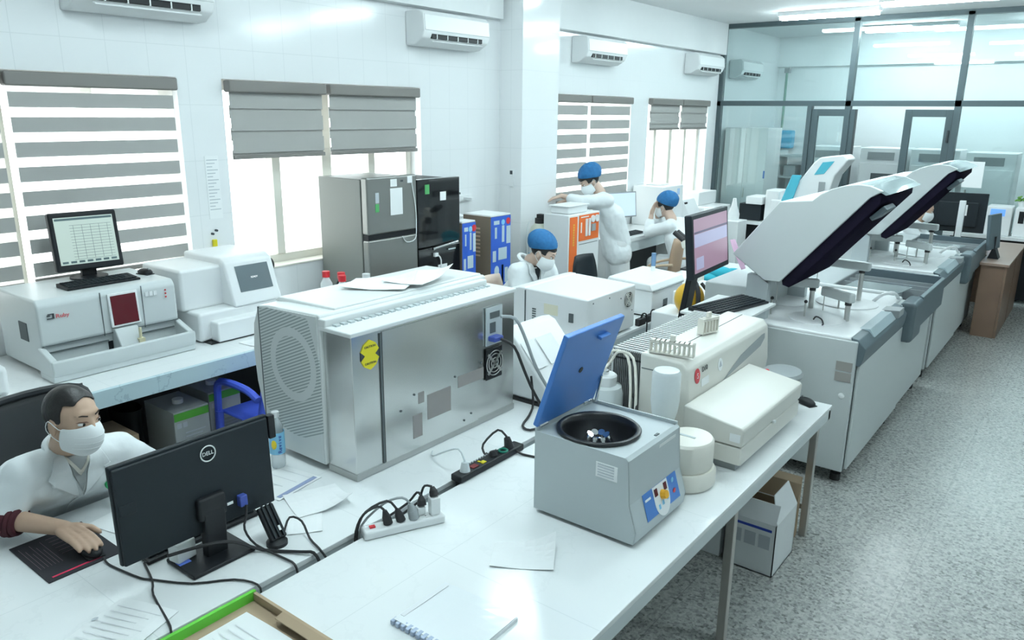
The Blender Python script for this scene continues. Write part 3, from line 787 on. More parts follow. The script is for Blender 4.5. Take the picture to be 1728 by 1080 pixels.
single('cable_coil', MB().ring((-4.79, 3.28, 1.075), .045, .02, rot=Matrix.Rotation(rad(70), 3, 'Y')), M_rubber, 'dark coil hanging by the window right of the touch screen analyser', 'cable')
# ------------------------------------------------------------------ large white and metal machine
def bigmachine():
    t = thing('analyser_cabinet', 'large white instrument with bare metal back beside the centrifuge', 'analyser', (-2.5, 2.35, T))
    ya, yb = 1.84, 2.86
    # vent pattern on the near side panel; its white is greyed as painted shade
    mv = mat('vented side panel with painted shade', (.68, .72, .72), .4); k = NT(mv); p = k.pos()
    dx = k.m('SUBTRACT', p[0], -2.545); dz = k.m('SUBTRACT', p[2], 1.15)
    r = k.m('SQRT', k.m('ADD', k.m('MULTIPLY', dx, dx), k.m('MULTIPLY', k.m('MULTIPLY', dz, .95), k.m('MULTIPLY', dz, .95))))
    s = k.m('FRACT', k.m('MULTIPLY', k.m('SUBTRACT', p[2], k.m('MULTIPLY', dx, .42)), 1 / .0135)); s = k.m('GREATER_THAN', s, .52)
    inn = k.m('LESS_THAN', r, .115); mid = k.m('GREATER_THAN', r, .15)
    lim = k.m('MULTIPLY', k.m('LESS_THAN', r, .30), k.m('MULTIPLY', k.m('GREATER_THAN', p[0], -2.755), k.m('LESS_THAN', p[0], k.m('SUBTRACT', -2.36, k.m('MULTIPLY', k.m('MAXIMUM', dz, 0), .35)))))
    lim = k.m('MULTIPLY', lim, k.m('LESS_THAN', p[2], k.m('ADD', 1.365, k.m('MULTIPLY', dx, -.02))))
    msk = k.m('MULTIPLY', s, k.m('MAXIMUM', inn, k.m('MULTIPLY', mid, lim)))
    k.l(k.mix(msk, (.68, .72, .72), (.34, .40, .40)), k.b.inputs['Base Color'])
    bp = k.n('ShaderNodeBump'); bp.inputs['Strength'].default_value = .5; bp.inputs['Distance'].default_value = .004; bp.invert = True
    k.l(msk, bp.inputs['Height']); k.l(bp.outputs[0], k.b.inputs['Normal'])
    pr = [(-2.375, .745), (-2.72, .745), (-2.775, .86), (-2.815, 1.02), (-2.825, 1.16), (-2.81, 1.28), (-2.77, 1.365), (-2.70, 1.375), (-2.375, 1.388), (-2.365, 1.38)]
    build('cover', MB().prism([(x, ya, z) for x, z in pr], (0, yb - ya, 0)), M_shell, t, bevel=.012, seg=3)
    pr2 = [(-2.378, .755), (-2.715, .755), (-2.757, .86), (-2.757, 1.355), (-2.70, 1.368), (-2.378, 1.38)]
    build('vented_panel', MB().prism([(x, ya - .006, z) for x, z in pr2], (0, .008, 0)), mv, t)
    build('panel_seam', MB().box(-2.768, -2.760, ya - .004, ya + .002, .85, 1.36), M_seam, t)
    build('top_lid', MB().prism([(-2.79, yb - .01, 1.366), (-2.385, yb - .01, 1.38), (-2.385, yb - .01, 1.396), (-2.75, yb - .01, 1.388)], (0, -(yb - ya) * .90, 0)), M_shell, t, bevel=.006)
    build('metal_back', MB().box(-2.37, -2.20, ya + .015, yb + .02, T + .018, 1.325), M_galv, t, bevel=.004)
    build('flange', MB().box(-2.375, -2.185, ya - .002, yb + .02, 1.325, 1.345).box(-2.375, -2.33, ya - .002, yb - .03, 1.34, 1.375), M_shell, t, bevel=.006)
    m = MB()
    for j in range(26): y = ya + .03 + j * .037; m.box(-2.325, -2.30, y, y + .022, 1.345, 1.352)
    build('flange_slots', m, M_grey, t)
    xf = -2.199
    build('rear_cover', MB().box(xf, xf + .004, 2.01, 2.60, T + .03, 1.315), M_galv, t)
    build('rear_seam', MB().box(xf, xf + .005, 1.997, 2.006, T + .03, 1.31), M_seam, t)
    build('edge_strip', MB().box(-2.37, -2.196, ya + .012, yb + .022, T + .002, T + .03), M_galv2, t)
    # black and yellow caution label, an eight sided shape with a waist
    h = [(0, .062), (.034, .045), (.052, .018), (.03, 0), (.052, -.018), (.034, -.045), (0, -.062), (-.034, -.045), (-.052, -.018), (-.03, 0), (-.052, .018), (-.034, .045)]
    cy, cz = 1.945, 1.235
    lb = build('caution_label', MB().prism([(xf, cy + a * .9, cz + b) for a, b in h], (.003, 0, 0)), M_yellow, t)
    build('caution_stripe', MB().box(xf, xf + .0025, cy - .047, cy - .027, cz - .018, cz + .018), M_inkd, lb); build('caution_stripe', MB().box(xf, xf + .0025, cy + .027, cy + .047, cz - .018, cz + .018), M_inkd, lb)
    text('lettering', 'CAUTION', .013, M_inkd, lb, (xf + .0036, cy, cz + .034), (0, 1, 0), (0, 0, 1))
    text('lettering', 'CAUTION', .013, M_inkd, lb, (xf + .0036, cy, cz - .034), (0, 1, 0), (0, 0, 1))
    xr = xf + .004
    md = mat('dark tape patch', (.30, .28, .27), .6, noise=.1)
    for a, b, c, d in ((2.26, 2.41, .86, .975), (2.17, 2.225, .80, .905), (2.205, 2.24, .95, 1.0), (2.46, 2.64, .95, 1.005)):
        build('tape_patch', MB().box(xr, xr + .0015, a, b, c, d), md, t)
    cp = build('connector_panel', MB().box(xr - .002, xr + .006, 2.655, 2.775, 1.10, 1.285), M_grey, t, bevel=.002)
    build('sockets', MB().box(xr + .004, xr + .009, 2.68, 2.75, 1.23, 1.26).box(xr + .004, xr + .009, 2.68, 2.72, 1.16, 1.21), M_seam, cp)
    build('cable_plug', MB().box(xr + .005, xr + .05, 2.665, 2.73, 1.125, 1.15), mat('blue cable plug', (.06, .10, .40), .4), cp, bevel=.006)
    fg = build('fan_grille', MB().box(xr - .002, xr + .006, 2.655, 2.775, .93, 1.085), M_black, t, bevel=.003)
    m = MB()
    for a in (45, 135): m.obox((xr + .009, 2.715, 1.008), (.004, .14, .012), Matrix.Rotation(rad(a), 3, 'X'))
    for r in (.025, .045, .06): m.ring((xr + .009, 2.715, 1.008), r, .0025, 28, 6, Matrix.Rotation(rad(90), 3, 'Y'))
    build('guard', m, M_steel, fg)
    m = MB()
    for y, z in ((2.18, 1.0), (2.44, 1.01), (2.62, 1.03), (2.1, .95), (2.5, .78), (2.55, .80)): m.cyl((xr, y, z), (xr + .003, y, z), .005, n=10)
    build('screws', m, M_seam, t)
    m = MB()
    for x in (-2.65, -2.3):
        for y in (1.95, 2.75): m.cyl((x, y, T), (x, y, T + .03), .025)
    build('foot', m, M_rubber, t)
bigmachine()
single('instrument_cable', MB().tube([(-2.14, 2.70, 1.247), (-2.10, 2.76, 1.23), (-2.07, 2.80, 1.13), (-2.04, 2.85, .98), (-2.01, 2.95, .82), (-2.0, 3.05, T + .01)], .008, 8), M_midgrey, 'grey cable hanging from the top socket of the metal backed machine', 'cable', smooth=True)
single('instrument_cable', MB().tube([(-2.14, 2.70, 1.138), (-2.09, 2.74, 1.10), (-2.06, 2.78, .98), (-2.04, 2.84, .85), (-1.99, 2.90, T + .012), (-1.96, 3.0, T + .01)], .007, 8), M_rubber, 'black cable hanging from the blue plug of the metal backed machine', 'cable', smooth=True)
single('instrument_cable', MB().tube([(-2.12, 2.92, T + .18), (-2.09, 2.90, T + .05), (-2.07, 2.84, T + .008), (-2.02, 2.72, T + .008), (-1.96, 2.70, T + .008), (-1.94, 2.80, T + .008), (-1.935, 3.0, T + .008)], .006, 8), M_rubber, 'black cable looping on the table at the foot of the metal back', 'cable', smooth=True)
t = single('paper_sheet', MB().sheet((-2.56, 2.34, 1.398), .30, .21, .5, .010, curl=.10), M_paper, 'white printed sheet lying on top of the large white machine, left one', 'paper')
t = single('paper_sheet', MB().sheet((-2.49, 2.52, 1.4115), .21, .30, .25, .006, curl=.10), M_paper, 'white sheet with a curled corner on the large white machine, right one', 'paper')

# ------------------------------------------------------------------ fan backed machine
def mach2():
    t = thing('analyser_cabinet', 'smaller white instrument with a round fan on its side in front of the seated woman', 'analyser', (-2.76, 4.28, T))
    x0, x1, ya, yb, zt = -2.95, -2.465, 3.98, 4.60, 1.035
    pr = [(x0, .735), (x1, .735), (x1, zt), (x0, zt + .012)]
    build('housing', MB().prism([(x, ya, z) for x, z in pr], (0, yb - ya, 0)), M_white, t, bevel=.012, seg=3)
    pr = [(x0 + .002, .735), (-3.07, .735), (-3.105, .85), (-3.105, .95), (-3.07, 1.03), (-3.0, 1.05), (x0 + .002, 1.05)]
    build('front_cover', MB().prism([(x, ya - .005, z) for x, z in pr], (0, yb - ya + .01, 0)), M_white, t, bevel=.014, seg=3)
    build('cover_seam', MB().box(x0 - .003, x0 + .003, ya - .002, ya + .01, .74, 1.03), M_seam, t)
    for y, z, s in ((4.50, .945, 1), ):
        f = build('fan', MB().cyl((x1 - .002, y, z), (x1 + .003, y, z), .052, n=36), M_black, t)
        m = MB()
        for r in (.016, .03, .042, .054): m.ring((x1 + .006, y, z), r, .002, 30, 6, Matrix.Rotation(rad(90), 3, 'Y'))
        for a in (45, 135): m.obox((x1 + .006, y, z), (.003, .11, .006), Matrix.Rotation(rad(a), 3, 'X'))
        build('guard', m, M_steel, f)
        build('fan_blade', MB().obox((x1 + .004, y, z), (.002, .09, .018), Matrix.Rotation(rad(30), 3, 'X')).obox((x1 + .004, y, z), (.002, .09, .018), Matrix.Rotation(rad(100), 3, 'X')), M_midgrey, f)
    m = MB()
    for k in range(6): m.box(-2.89, -2.86, ya - .002, ya + .004, .83 + k * .016, .838 + k * .016)
    build('vent_slots', m, M_seam, t)
    build('rating_label', plate((-2.74, ya - .001, .93), .11, .07, (1, 0, 0), (0, 0, 1)), mat('cream rating label', (.80, .78, .62), .6), t)
    build('inlet_plate', plate((-2.76, ya - .0005, .90), .16, .14, (1, 0, 0), (0, 0, 1)), M_white, t)
    build('power_inlet', MB().box(-2.60, -2.565, ya - .006, ya + .004, .87, .93), M_seam, t, bevel=.003)
    m = MB()
    for y, z in ((4.05, 1.0), (4.25, 1.0), (4.4, .97), (4.1, .85), (4.56, .86)): m.cyl((x1, y, z), (x1 + .002, y, z), .005, n=8)
    build('screws', m, M_seam, t)
    m = MB()
    for x in (-3.0, -2.55):
        for y in (4.05, 4.52): m.cyl((x, y, T), (x, y, T + .02), .02)
    build('foot', m, M_rubber, t)
mach2()
def slope_dev():
    t = thing('white_analyser', 'white sloping device with taped sheets between the big machine and the open blue lid', 'analyser', (-2.3, 3.2, T))
    pr = [(-2.42, .735), (-2.02, .735), (-2.06, .80), (-2.30, 1.07), (-2.34, 1.085), (-2.40, 1.07)]
    build('body', MB().prism([(x, 2.99, z) for x, z in pr], (0, .40, 0)), M_white, t, bevel=.016, seg=3)
    d = V((-.24, 0, .27)).normalized(); n = V((d.z, 0, -d.x))
    for y, w in ((3.05, .1), (3.2, .14)):
        build('taped_sheet', plate(V((-2.2, y, .962)) + n * .004, w, .16, (0, 1, 0), d, .002), M_paper, t)
    build('display', plate(V((-2.10, 3.26, .85)) + n * .004, .06, .05, (0, 1, 0), d, .002), M_grey, t)
    build('foot', MB().box(-2.40, -2.06, 2.98, 3.32, T, T + .016), M_rubber, t)
slope_dev()

# ------------------------------------------------------------------ centrifuge with the blue lid
def centrifuge():
    t = thing('centrifuge', 'grey box centrifuge with an open royal blue lid on the front table', 'centrifuge', (-1.3, 2.3, T))
    x0, x1, ya, yb, zt = -1.51, -1.125, 2.11, 2.50, 1.045
    pr = [(x0, .735), (x1 + .035, .735), (x1 + .042, .78), (x1 + .012, .875), (x1, zt - .012), (x1 - .012, zt), (x0, zt)]
    hs = MB()
    for y, o in ((ya, .005), (yb, -.005)): hs.prism([(x, y, z) for x, z in pr], (0, o, 0))
    for (a, b) in zip(pr, pr[1:]):
        if abs(a[1] - zt) < 1e-6 and abs(b[1] - zt) < 1e-6: continue
        hs.face([(a[0], ya, a[1]), (b[0], ya, b[1]), (b[0], yb, b[1]), (a[0], yb, a[1])])
    hs.face([(x0, ya, .735), (x0, yb, .735), (x0, yb, zt), (x0, ya, zt)])
    build('housing', hs, M_grey, t)
    cx, cy, R = -1.335, 2.265, .148
    build('top_plate', MB().plate_hole(x0 + .001, x1 - .010, ya + .001, yb - .001, zt - .004, cx, cy, R - .004), M_grey, t)
    m = MB().box(x0, x0 + .006, ya, yb, zt - .02, zt + .012).box(x0, x1 - .01, yb - .006, yb + .001, zt - .02, zt + .009)
    build('raised_rim', m, M_grey, t)
    bw = build('bowl', MB().lathe([(.152, zt - .003), (.156, zt + .006), (.150, zt + .012), (.136, zt + .008), (.134, zt - .02), (.128, zt - .12), (.05, zt - .14), (.001, zt - .14)], (cx, cy, 0), 56, open=True), M_bowl, t, smooth=True, auto=False)
    rt = build('rotor', MB().lathe([(.001, zt - .03), (.018, zt - .035), (.022, zt - .06), (.05, zt - .075), (.055, zt - .1), (.02, zt - .13)], (cx, cy, 0), 30), M_chrome, t, smooth=True)
    for k in range(8):
        a = 2 * PI * k / 8 + .2; ca, sa = math.cos(a), math.sin(a)
        tb = MB().cyl((cx + .035 * ca, cy + .035 * sa, zt - .03), (cx + .085 * ca, cy + .085 * sa, zt - .115), .0115, n=14).cyl((cx + .031 * ca, cy + .031 * sa, zt - .022), (cx + .036 * ca, cy + .036 * sa, zt - .03), .0135, n=14)
        build('tube_sleeve', tb, M_chrome, rt, smooth=True)
    # control panel on the sloping front
    d = V((-.03, 0, .095)).normalized(); n = V((d.z, 0, -d.x)); yv = V((0, 1, 0))
    c = V((x1 + .0275, 2.325, .827))
    def P(u, v, o=.002): return c + yv * u + d * v + n * o
    q = [(-.125, -.045), (-.125, .052), (.128, .052), (.128, -.045)]
    bl = build('control_panel', MB().prism([P(u, v, .0005) for u, v in q], n * .0015), M_blue, t)
    ar = [(-.055, .052), (-.055, 0)] + [(.0 + .055 * math.cos(a), -.005 + .062 * math.sin(a)) for a in [PI + PI * i / 14 for i in range(15)]] + [(.055, .052)]
    build('panel_face', MB().prism([P(u, v, .002) for u, v in ar], n * .001), M_paper, bl)
    build('dial_knob', MB().cyl(P(.005, .008, .002), P(.005, .008, .022), .018, .015), mat('orange dial', (.85, .42, .02), .4), bl, smooth=True)
    for u in (-.035, .035): build('digital_display', MB().prism([P(u - .012, .016), P(u + .010, .016), P(u + .010, .043), P(u - .012, .043)], n * .0025), M_red, bl)
    build('panel_key', MB().prism([P(-.007, -.028), P(.007, -.028), P(.007, -.012), P(-.007, -.012)], n * .002), M_lblue, bl); build('panel_key', MB().prism([P(-.035, -.035), P(-.022, -.035), P(-.022, -.018), P(-.035, -.018)], n * .002), M_lblue, bl); build('panel_key', MB().prism([P(.03, -.022), P(.043, -.022), P(.043, 0), P(.03, 0)], n * .002), M_lblue, bl)
    build('panel_mark', MB().ell(P(.093, -.012, .002), (.003, .011, .011)), M_redp, bl)
    build('panel_mark', MB().ell(P(.093, .028, .002), (.003, .009, .012)), M_lblue, bl)
    build('panel_lettering', MB().prism([P(-.115, .022), P(-.075, .022), P(-.075, .030), P(-.115, .030)], n * .001), M_paper, bl)
    # rating plates
    lb = build('rating_plate', plate((-1.205, ya - .001, .975), .085, .055, (1, 0, 0), (0, 0, 1)), M_paper, t)
    m = MB()
    for k in range(5): m.box(-1.24, -1.175, ya - .003, ya - .0018, .955 + k * .01, .959 + k * .01)
    build('printing', m, M_ink, lb)
    build('rating_plate', plate((x1 - .004, 2.145, .985), .03, .03, (0, 1, 0), (0, 0, 1)), M_paper, t)
    build('rating_plate', plate((x1 + .001, 2.40, 1.0), .13, .035, (0, 1, 0), (0, 0, 1)), M_shell, t)
    build('lid_switch', MB().box(-1.155, -1.145, 2.35, 2.375, zt - .004, zt - .001), M_seam, t)
    m = MB()
    for x in (x0 + .03, x1): 
        for y in (ya + .04, yb - .04): m.cyl((x, y, T), (x, y, .74), .016)
    build('foot', m, M_rubber, t)
    # lid, hinged along the left edge and leaning in
    h0 = V((x0 + .008, 0, zt + .012)); u = V((.125, 0, .365)).normalized(); nn = V((u.z, 0, -u.x)); L = .385
    q = [h0, h0 + u * L, h0 + u * L - nn * .022, h0 - nn * .022]
    ld = build('lid', MB().prism([(a.x, ya, a.z) for a in q], (0, yb - ya, 0)), M_blue, t, bevel=.005)
    cc = h0 + u * .20
    build('lid_port', MB().cyl(V((cc.x, 2.29, cc.z)), V((cc.x, 2.29, cc.z)) + nn * .0025, .012), M_black, ld)
    lc = h0 + u * .335
    build('lid_latch', MB().obox(V((lc.x, 2.36, lc.z)) + nn * .010, (.02, .07, .012), Matrix.Rotation(.3, 3, 'Y')), M_blue, ld, bevel=.003)
    for y in (2.15, 2.45): build('hinge', MB().cyl((x0 + .006, y - .025, zt + .012), (x0 + .006, y + .025, zt + .012), .008), M_chrome, t)
    build('gas_strut', MB().cyl((x0 + .03, yb - .02, zt + .01), h0 + u * .12 + V((0, yb - .02, 0)) + nn * .004, .006), M_chrome, t)
centrifuge()

# ------------------------------------------------------------------ haemoglobin analyser, ribbed unit and bottles
def biorad():
    t = thing('haemoglobin_analyser', 'beige bench analyser with a low lidded front and comb racks on top', 'analyser', (-1.25, 3.4, T))
    ya, yb = 2.93, 3.90
    pr = [(-1.53, .74), (-1.30, .74), (-1.285, .93), (-1.30, 1.10), (-1.33, 1.13), (-1.53, 1.14)]
    build('upper_body', MB().prism([(x, ya, z) for x, z in pr], (0, yb - ya, 0)), M_beige, t, bevel=.012, seg=3)
    build('top_seam', MB().box(-1.525, -1.34, 3.03, 3.034, 1.13, 1.137).box(-1.44, -1.437, 3.03, 3.88, 1.13, 1.137), M_seam, t)
    build('side_panel_seam', MB().box(-1.52, -1.34, ya - .002, ya + .002, 1.068, 1.072), M_seam, t)
    pr = [(-1.285, .84), (-1.02, .84), (-1.015, .915), (-1.025, .925), (-1.285, .965)]
    build('front_lid', MB().prism([(x, 2.88, z) for x, z in pr], (0, .74, 0)), M_beige, t, bevel=.01)
    build('front_drawer', MB().box(-1.34, -1.02, 2.885, 3.615, .755, .836), M_beige, t, bevel=.008)
    build('plinth', MB().box(-1.32, -1.05, 2.91, 3.60, T, .757), M_midgrey, t)
    build('lid_label', plate((-1.05, 2.878, .878), .045, .035, (1, 0, 0), (0, 0, 1)), M_paper, t)
    build('lid_catch', MB().box(-1.02, -1.010, 3.24, 3.26, .835, .846), M_white, t)
    build('sample_carousel', MB().lathe([(.115, 0), (.12, .012), (.11, .03), (.02, .034), (.0005, .034)], (-1.16, 3.76, .885), 36, sx=.82, sy=1.0), M_midgrey, t, smooth=True)
    build('carousel_arm', MB().box(-1.29, -1.10, 3.70, 3.80, .74, .886), M_beige, t, bevel=.006)
    build('carousel_marker', MB().ell((-1.215, 3.69, .922), (.012, .012, .008)), M_redp, t)
    # front decoration
    d = V((-.015, 0, .17)).normalized(); n = V((d.z, 0, -d.x)); o = V((-1.2925, 0, 1.015))
    def P(y, v, e=.0015): return o + V((0, y, 0)) + d * v + n * e
    lg = build('logo_disc', MB().prism([P(3.02 + .027 * math.cos(a), .04 + .034 * math.sin(a), .001) for a in [2 * PI * i / 24 for i in range(24)]], n * .002), mat('red round logo', (.62, .03, .05), .4), t)
    text('lettering', 'S', .035, M_paper, lg, P(3.02, .04, .0045), (0, 1, 0), d)
    text('lettering', 'D10', .034, M_inkd, t, P(3.10, .055, .0015), (0, 1, 0), d)
    build('panel_label', MB().prism([P(3.06, -.02), P(3.14, -.02), P(3.14, .015), P(3.06, .015)], n * .001), M_paper, t)
    rr = build('round_badge', MB().prism([P(3.27 + .026 * math.cos(a), .03 + .03 * math.sin(a), .001) for a in [2 * PI * i / 24 for i in range(24)]], n * .0015), M_paper, t)
    build('badge_mark', MB().prism([P(3.255, .02, .003), P(3.285, .02, .003), P(3.27, .048, .003)], n * .0008), M_ink, rr)
    build('grey_stripe', MB().prism([P(3.30, -.055), P(3.52, .015), P(3.80, .055), P(3.84, .055), P(3.84, .03), P(3.78, .0)], n * .001), M_midgrey, t)
biorad()
def comb(name, label, c, rz, L, n, h):
    t = thing(name, label, 'rack', c, rz, 'beige sample racks on the bench analyser')
    m = MB(True).box(-L / 2, L / 2, -.018, .018, h - .012, h).box(-L / 2, L / 2, -.018, .018, 0, .006)
    for k in range(n):
        x = -L / 2 + L * k / (n - 1); m.box(x - .003, x + .003, -.018, .018, 0, h)
    build('rack_body', m, M_beige2, t)
    build('grip', MB(True).box(-.012, .012, -.008, .008, h, h + .028), M_beige2, t, bevel=.003)
comb('sample_rack', 'beige toothed sample rack on the near end of the bench analyser', (-1.405, 2.985, 1.1415), rad(12), .19, 10, .06)
comb('sample_rack', 'beige toothed sample rack standing further back on the bench analyser', (-1.43, 3.42, 1.1415), rad(75), .11, 6, .075)
def ribbed():
    t = thing('ribbed_radiator', 'long black and white ribbed unit behind the bench analyser', 'heat sink', (-1.65, 3.5, T))
    x0, x1, ya, yb, zt = -1.735, -1.56, 3.045, 3.94, 1.10
    build('core', MB().box(x0 + .01, x1 - .01, ya + .012, yb - .01, T + .01, zt - .003), M_black, t)
    build('base', MB().box(x0, x1, ya, yb, T, T + .012), M_black, t)
    mg = mat('grey rib end', (.18, .19, .195), .5)
    for k in range(17):
        x = x0 + .006 + k * (x1 - x0 - .012) / 16
        build('front_rib', MB().box(x - .0028, x + .0028, ya, ya + .016, T + .012, zt - .006), mg, t)
    build('front_band', MB().box(x0, x1, ya - .003, ya + .004, zt - .05, zt - .043), M_black, t)
    mw = mat('pale rib', (.78, .80, .80), .4)
    n = 30
    for k in range(n):
        y = ya + .008 + k * (yb - ya - .016) / (n - 1)
        build('top_rib', MB().box(x0, x1, y - .0060, y + .0060, zt - .010, zt), mw, t)
ribbed()
def jerrycan():
    t = thing('reagent_canister', 'white plastic canister with two looping cream hoses behind the centrifuge', 'canister', (-1.705, 2.93, T))
    c = (-1.705, 2.93, 0)
    build('body', MB().lathe([(.078, T), (.086, T + .012), (.086, T + .19), (.078, T + .225), (.05, T + .235)], c, 36), M_milky, t, smooth=True)
    build('cap', MB().lathe([(.054, T + .23), (.056, T + .24), (.056, T + .275), (.048, T + .282), (.0005, T + .282)], c, 32), M_white, t, smooth=True)
    for s in (-.014, .014):
        build('hose', MB().tube([(-1.705 + s, 2.80, T + .28), (-1.70 + s, 2.94, T + .34), (-1.67 + s, 2.96, T + .39), (-1.60 + s, 2.97, T + .37), (-1.54 + s, 2.90, T + .25), (-1.525 + s, 2.875, T + .12)], .0065, 8), M_beige2, t, smooth=True)
    build('fitting', MB().cyl((-1.735, 2.91, T + .28), (-1.735, 2.91, T + .30), .01).cyl((-1.705, 2.93, T + .28), (-1.705, 2.93, T + .30), .018), M_chrome, t, smooth=True)
jerrycan()
t = thing('reagent_tray', 'beige tray holding a black plug next to the white canister', 'tray', (-1.50, 2.85, T))
build('tray', MB().lathe([(.055, T), (.064, T + .075), (.058, T + .075), (.05, T + .012), (.0005, T + .012)], (-1.50, 2.85, 0), 28, sx=1, sy=1.0), M_beige2, t, smooth=True)
t = thing('power_plug', 'black plug with its cord resting in the beige tray', 'plug', (-1.485, 2.845, T + .012))
build('plug', MB().lathe([(.022, T + .012), (.024, T + .08), (.012, T + .115), (.0005, T + .115)], (-1.485, 2.845, 0), 16), M_rubber, t, smooth=True)
build('cord', MB().tube([(-1.485, 2.845, T + .11), (-1.50, 2.87, T + .16), (-1.525, 2.90, T + .2), (-1.55, 2.91, T + .22)], .007, 8), M_rubber, t, smooth=True)
t = thing('reagent_bottle', 'short white bottle in front of the beige tray', 'bottle', (-1.575, 2.76, T))
build('body', MB().lathe([(.04, T), (.042, T + .08), (.03, T + .1)], (-1.575, 2.76, 0), 24), M_milky, t, smooth=True)
build('cap', MB().lathe([(.033, T + .098), (.034, T + .125), (.0005, T + .127)], (-1.575, 2.76, 0), 24), M_white, t, smooth=True)
t = thing('reagent_bottle', 'tall milky bottle standing upside down by the round white mixer', 'bottle', (-1.345, 2.79, T))
build('body', MB().lathe([(.0005, 1.137), (.052, 1.133), (.060, 1.12), (.060, 1.0), (.054, .95), (.032, .87), (.028, .85)], (-1.335, 2.80, 0), 32), M_milky, t, smooth=True)
build('socket', MB().lathe([(.034, .86), (.036, .84), (.05, T + .02), (.05, T + .001), (.0005, T + .001)], (-1.335, 2.80, 0), 24), M_beige2, t, smooth=True)
def mixer():
    t = thing('tube_mixer', 'rounded two tier cream mixer beside the centrifuge', 'mixer', (-1.19, 2.75, T))
    c = (-1.17, 2.695, 0)
    build('base', MB().lathe([(.105, T), (.115, T + .012), (.115, T + .062), (.106, T + .075)], c, 44, sx=.98, sy=1.12), M_beige2, t, smooth=True)
    build('upper_tier', MB().lathe([(.094, T + .073), (.10, T + .083), (.10, T + .185), (.092, T + .195), (.0005, T + .20)], c, 44, sx=.98, sy=1.12), M_beige2, t, smooth=True)
    build('top_slot', MB().box(-1.21, -1.14, 2.68, 2.692, T + .197, T + .2015), M_grey, t)
mixer()
mouse('black mouse at the far right corner of the front table', (-1.06, 3.885, T + .0005), rad(150))
def strip_white():
    t = thing('power_strip', 'white multi socket power strip on the front table edge', 'power strip', (-1.80, 1.72, T), rad(64))
    L = lambda: MB(True)
    build('body', L().box(-.15, .15, -.030, .030, 0, .032), M_white, t, bevel=.008, seg=3)
    for x in (-.06, -.012, .035, .08, .115):
        build('socket', L().cyl((x, 0, .032), (x, 0, .0335), .019), M_shell, t)
    m = L()
    for x in (-.06, -.012, .035, .08, .115):
        for s in (-.007, .007): m.cyl((x, s, .0335), (x, s, .0342), .003, n=8)
    build('socket_holes', m, M_seam, t)
    build('switch', L().box(-.125, -.105, -.008, .008, .032, .037), M_redp, t)
    build('adaptor', L().box(.055, .085, .0, .03, .034, .065), M_white, t, bevel=.004)
    build('adaptor', L().box(.098, .134, -.02, .018, .034, .10), M_white, t, bevel=.004)
    return t
strip_white()
def plug(label, base, tip, col, cord, r=.017):
    t = thing('power_plug', label, 'plug', base)
    b, e = V(base), V(tip)
    build('plug_body', MB().cyl(b, b + (e - b) * .55, r, r * .9, 14).cyl(b + (e - b) * .5, e, r * .9, r * .45, 14), col, t, smooth=True)
    build('cord', MB().tube([tip] + cord, .0045, 7), col, t, smooth=True)
gx = (-1.892, 1.56)
plug('black plug in the first socket of the white power strip', (-1.823, 1.667, T + .0345), (-1.832, 1.66, T + .085), M_rubber, [(-1.85, 1.645, T + .10), (-1.875, 1.60, T + .08), (-1.890, 1.575, T + .02), (-1.893, 1.57, T - .06)])
plug('black plug in the second socket of the white power strip', (-1.802, 1.71, T + .0345), (-1.812, 1.70, T + .08), M_rubber, [(-1.835, 1.675, T + .115), (-1.875, 1.61, T + .085), (-1.893, 1.585, T + .02), (-1.894, 1.58, T - .06)])
plug('grey plug with a curved cord in the third socket of the white power strip', (-1.779, 1.752, T + .0345), (-1.79, 1.745, T + .09), M_midgrey, [(-1.81, 1.725, T + .115), (-1.85, 1.675, T + .10), (-1.89, 1.6, T + .03), (-1.893, 1.592, T - .06)], .02)
plug('black angled plug on the left white adaptor of the power strip', (-1.779, 1.792, T + .067), (-1.79, 1.80, T + .098), M_rubber, [(-1.81, 1.80, T + .105), (-1.84, 1.78, T + .06), (-1.888, 1.70, T + .003), (-1.893, 1.67, T - .06)])
plug('black angled plug on the tall white adaptor of the power strip', (-1.748, 1.826, T + .102), (-1.765, 1.832, T + .13), M_rubber, [(-1.79, 1.82, T + .13), (-1.80, 1.812, T + .10), (-1.83, 1.83, T + .05), (-1.893, 1.76, T - .02)])
def strip_black():
    t = thing('power_strip', 'black power strip with coloured plugs wedged in the gap between the tables', 'power strip', (-1.885, 2.31, T), rad(90))
    L = lambda: MB(True)
    build('body', L().box(-.21, .21, -.024, .034, .001, .03), M_black, t, bevel=.006)
    build('lower_case', L().box(-.20, .20, -.011, .016, -.05, .002), M_black, t)
    build('yellow_mark', L().box(-.06, -.035, -.012, .008, .03, .033).box(-.06, -.05, .0, .02, .03, .033), M_yellow, t)
    build('red_switch', L().box(-.12, -.085, -.012, .014, .03, .034), mat('dark red switch', (.18, .01, .012), .4), t)
    build('clear_plug', L().cyl((-.155, .004, .03), (-.155, .004, .07), .022, .014), M_milky, t, smooth=True)
    build('green_ring', L().ring((.09, .0, .034), .018, .005, 24, 8), mat('dark green ring', (.01, .22, .15), .4), t)
    build('black_plug', L().cyl((.14, .006, .03), (.13, .01, .075), .022, .014).cyl((.03, .004, .03), (.03, .01, .05), .018, .014), M_rubber, t, smooth=True)
    m = L()
    for k in range(12): m.box(-.10 + k * .016, -.092 + k * .016, .031, .0345, .012, .034)
    build('ribbed_edge', m, M_midgrey, t)
    return t
strip_black()
single('plug_cord', MB().tube([(-1.89, 2.155, T + .072), (-1.92, 2.15, T + .12), (-1.99, 2.14, T + .09), (-2.10, 2.19, T + .02), (-2.16, 2.25, T + .005)], .004, 7), M_milky, 'thin pale cord rising from the clear plug of the black strip', 'cable', smooth=True)
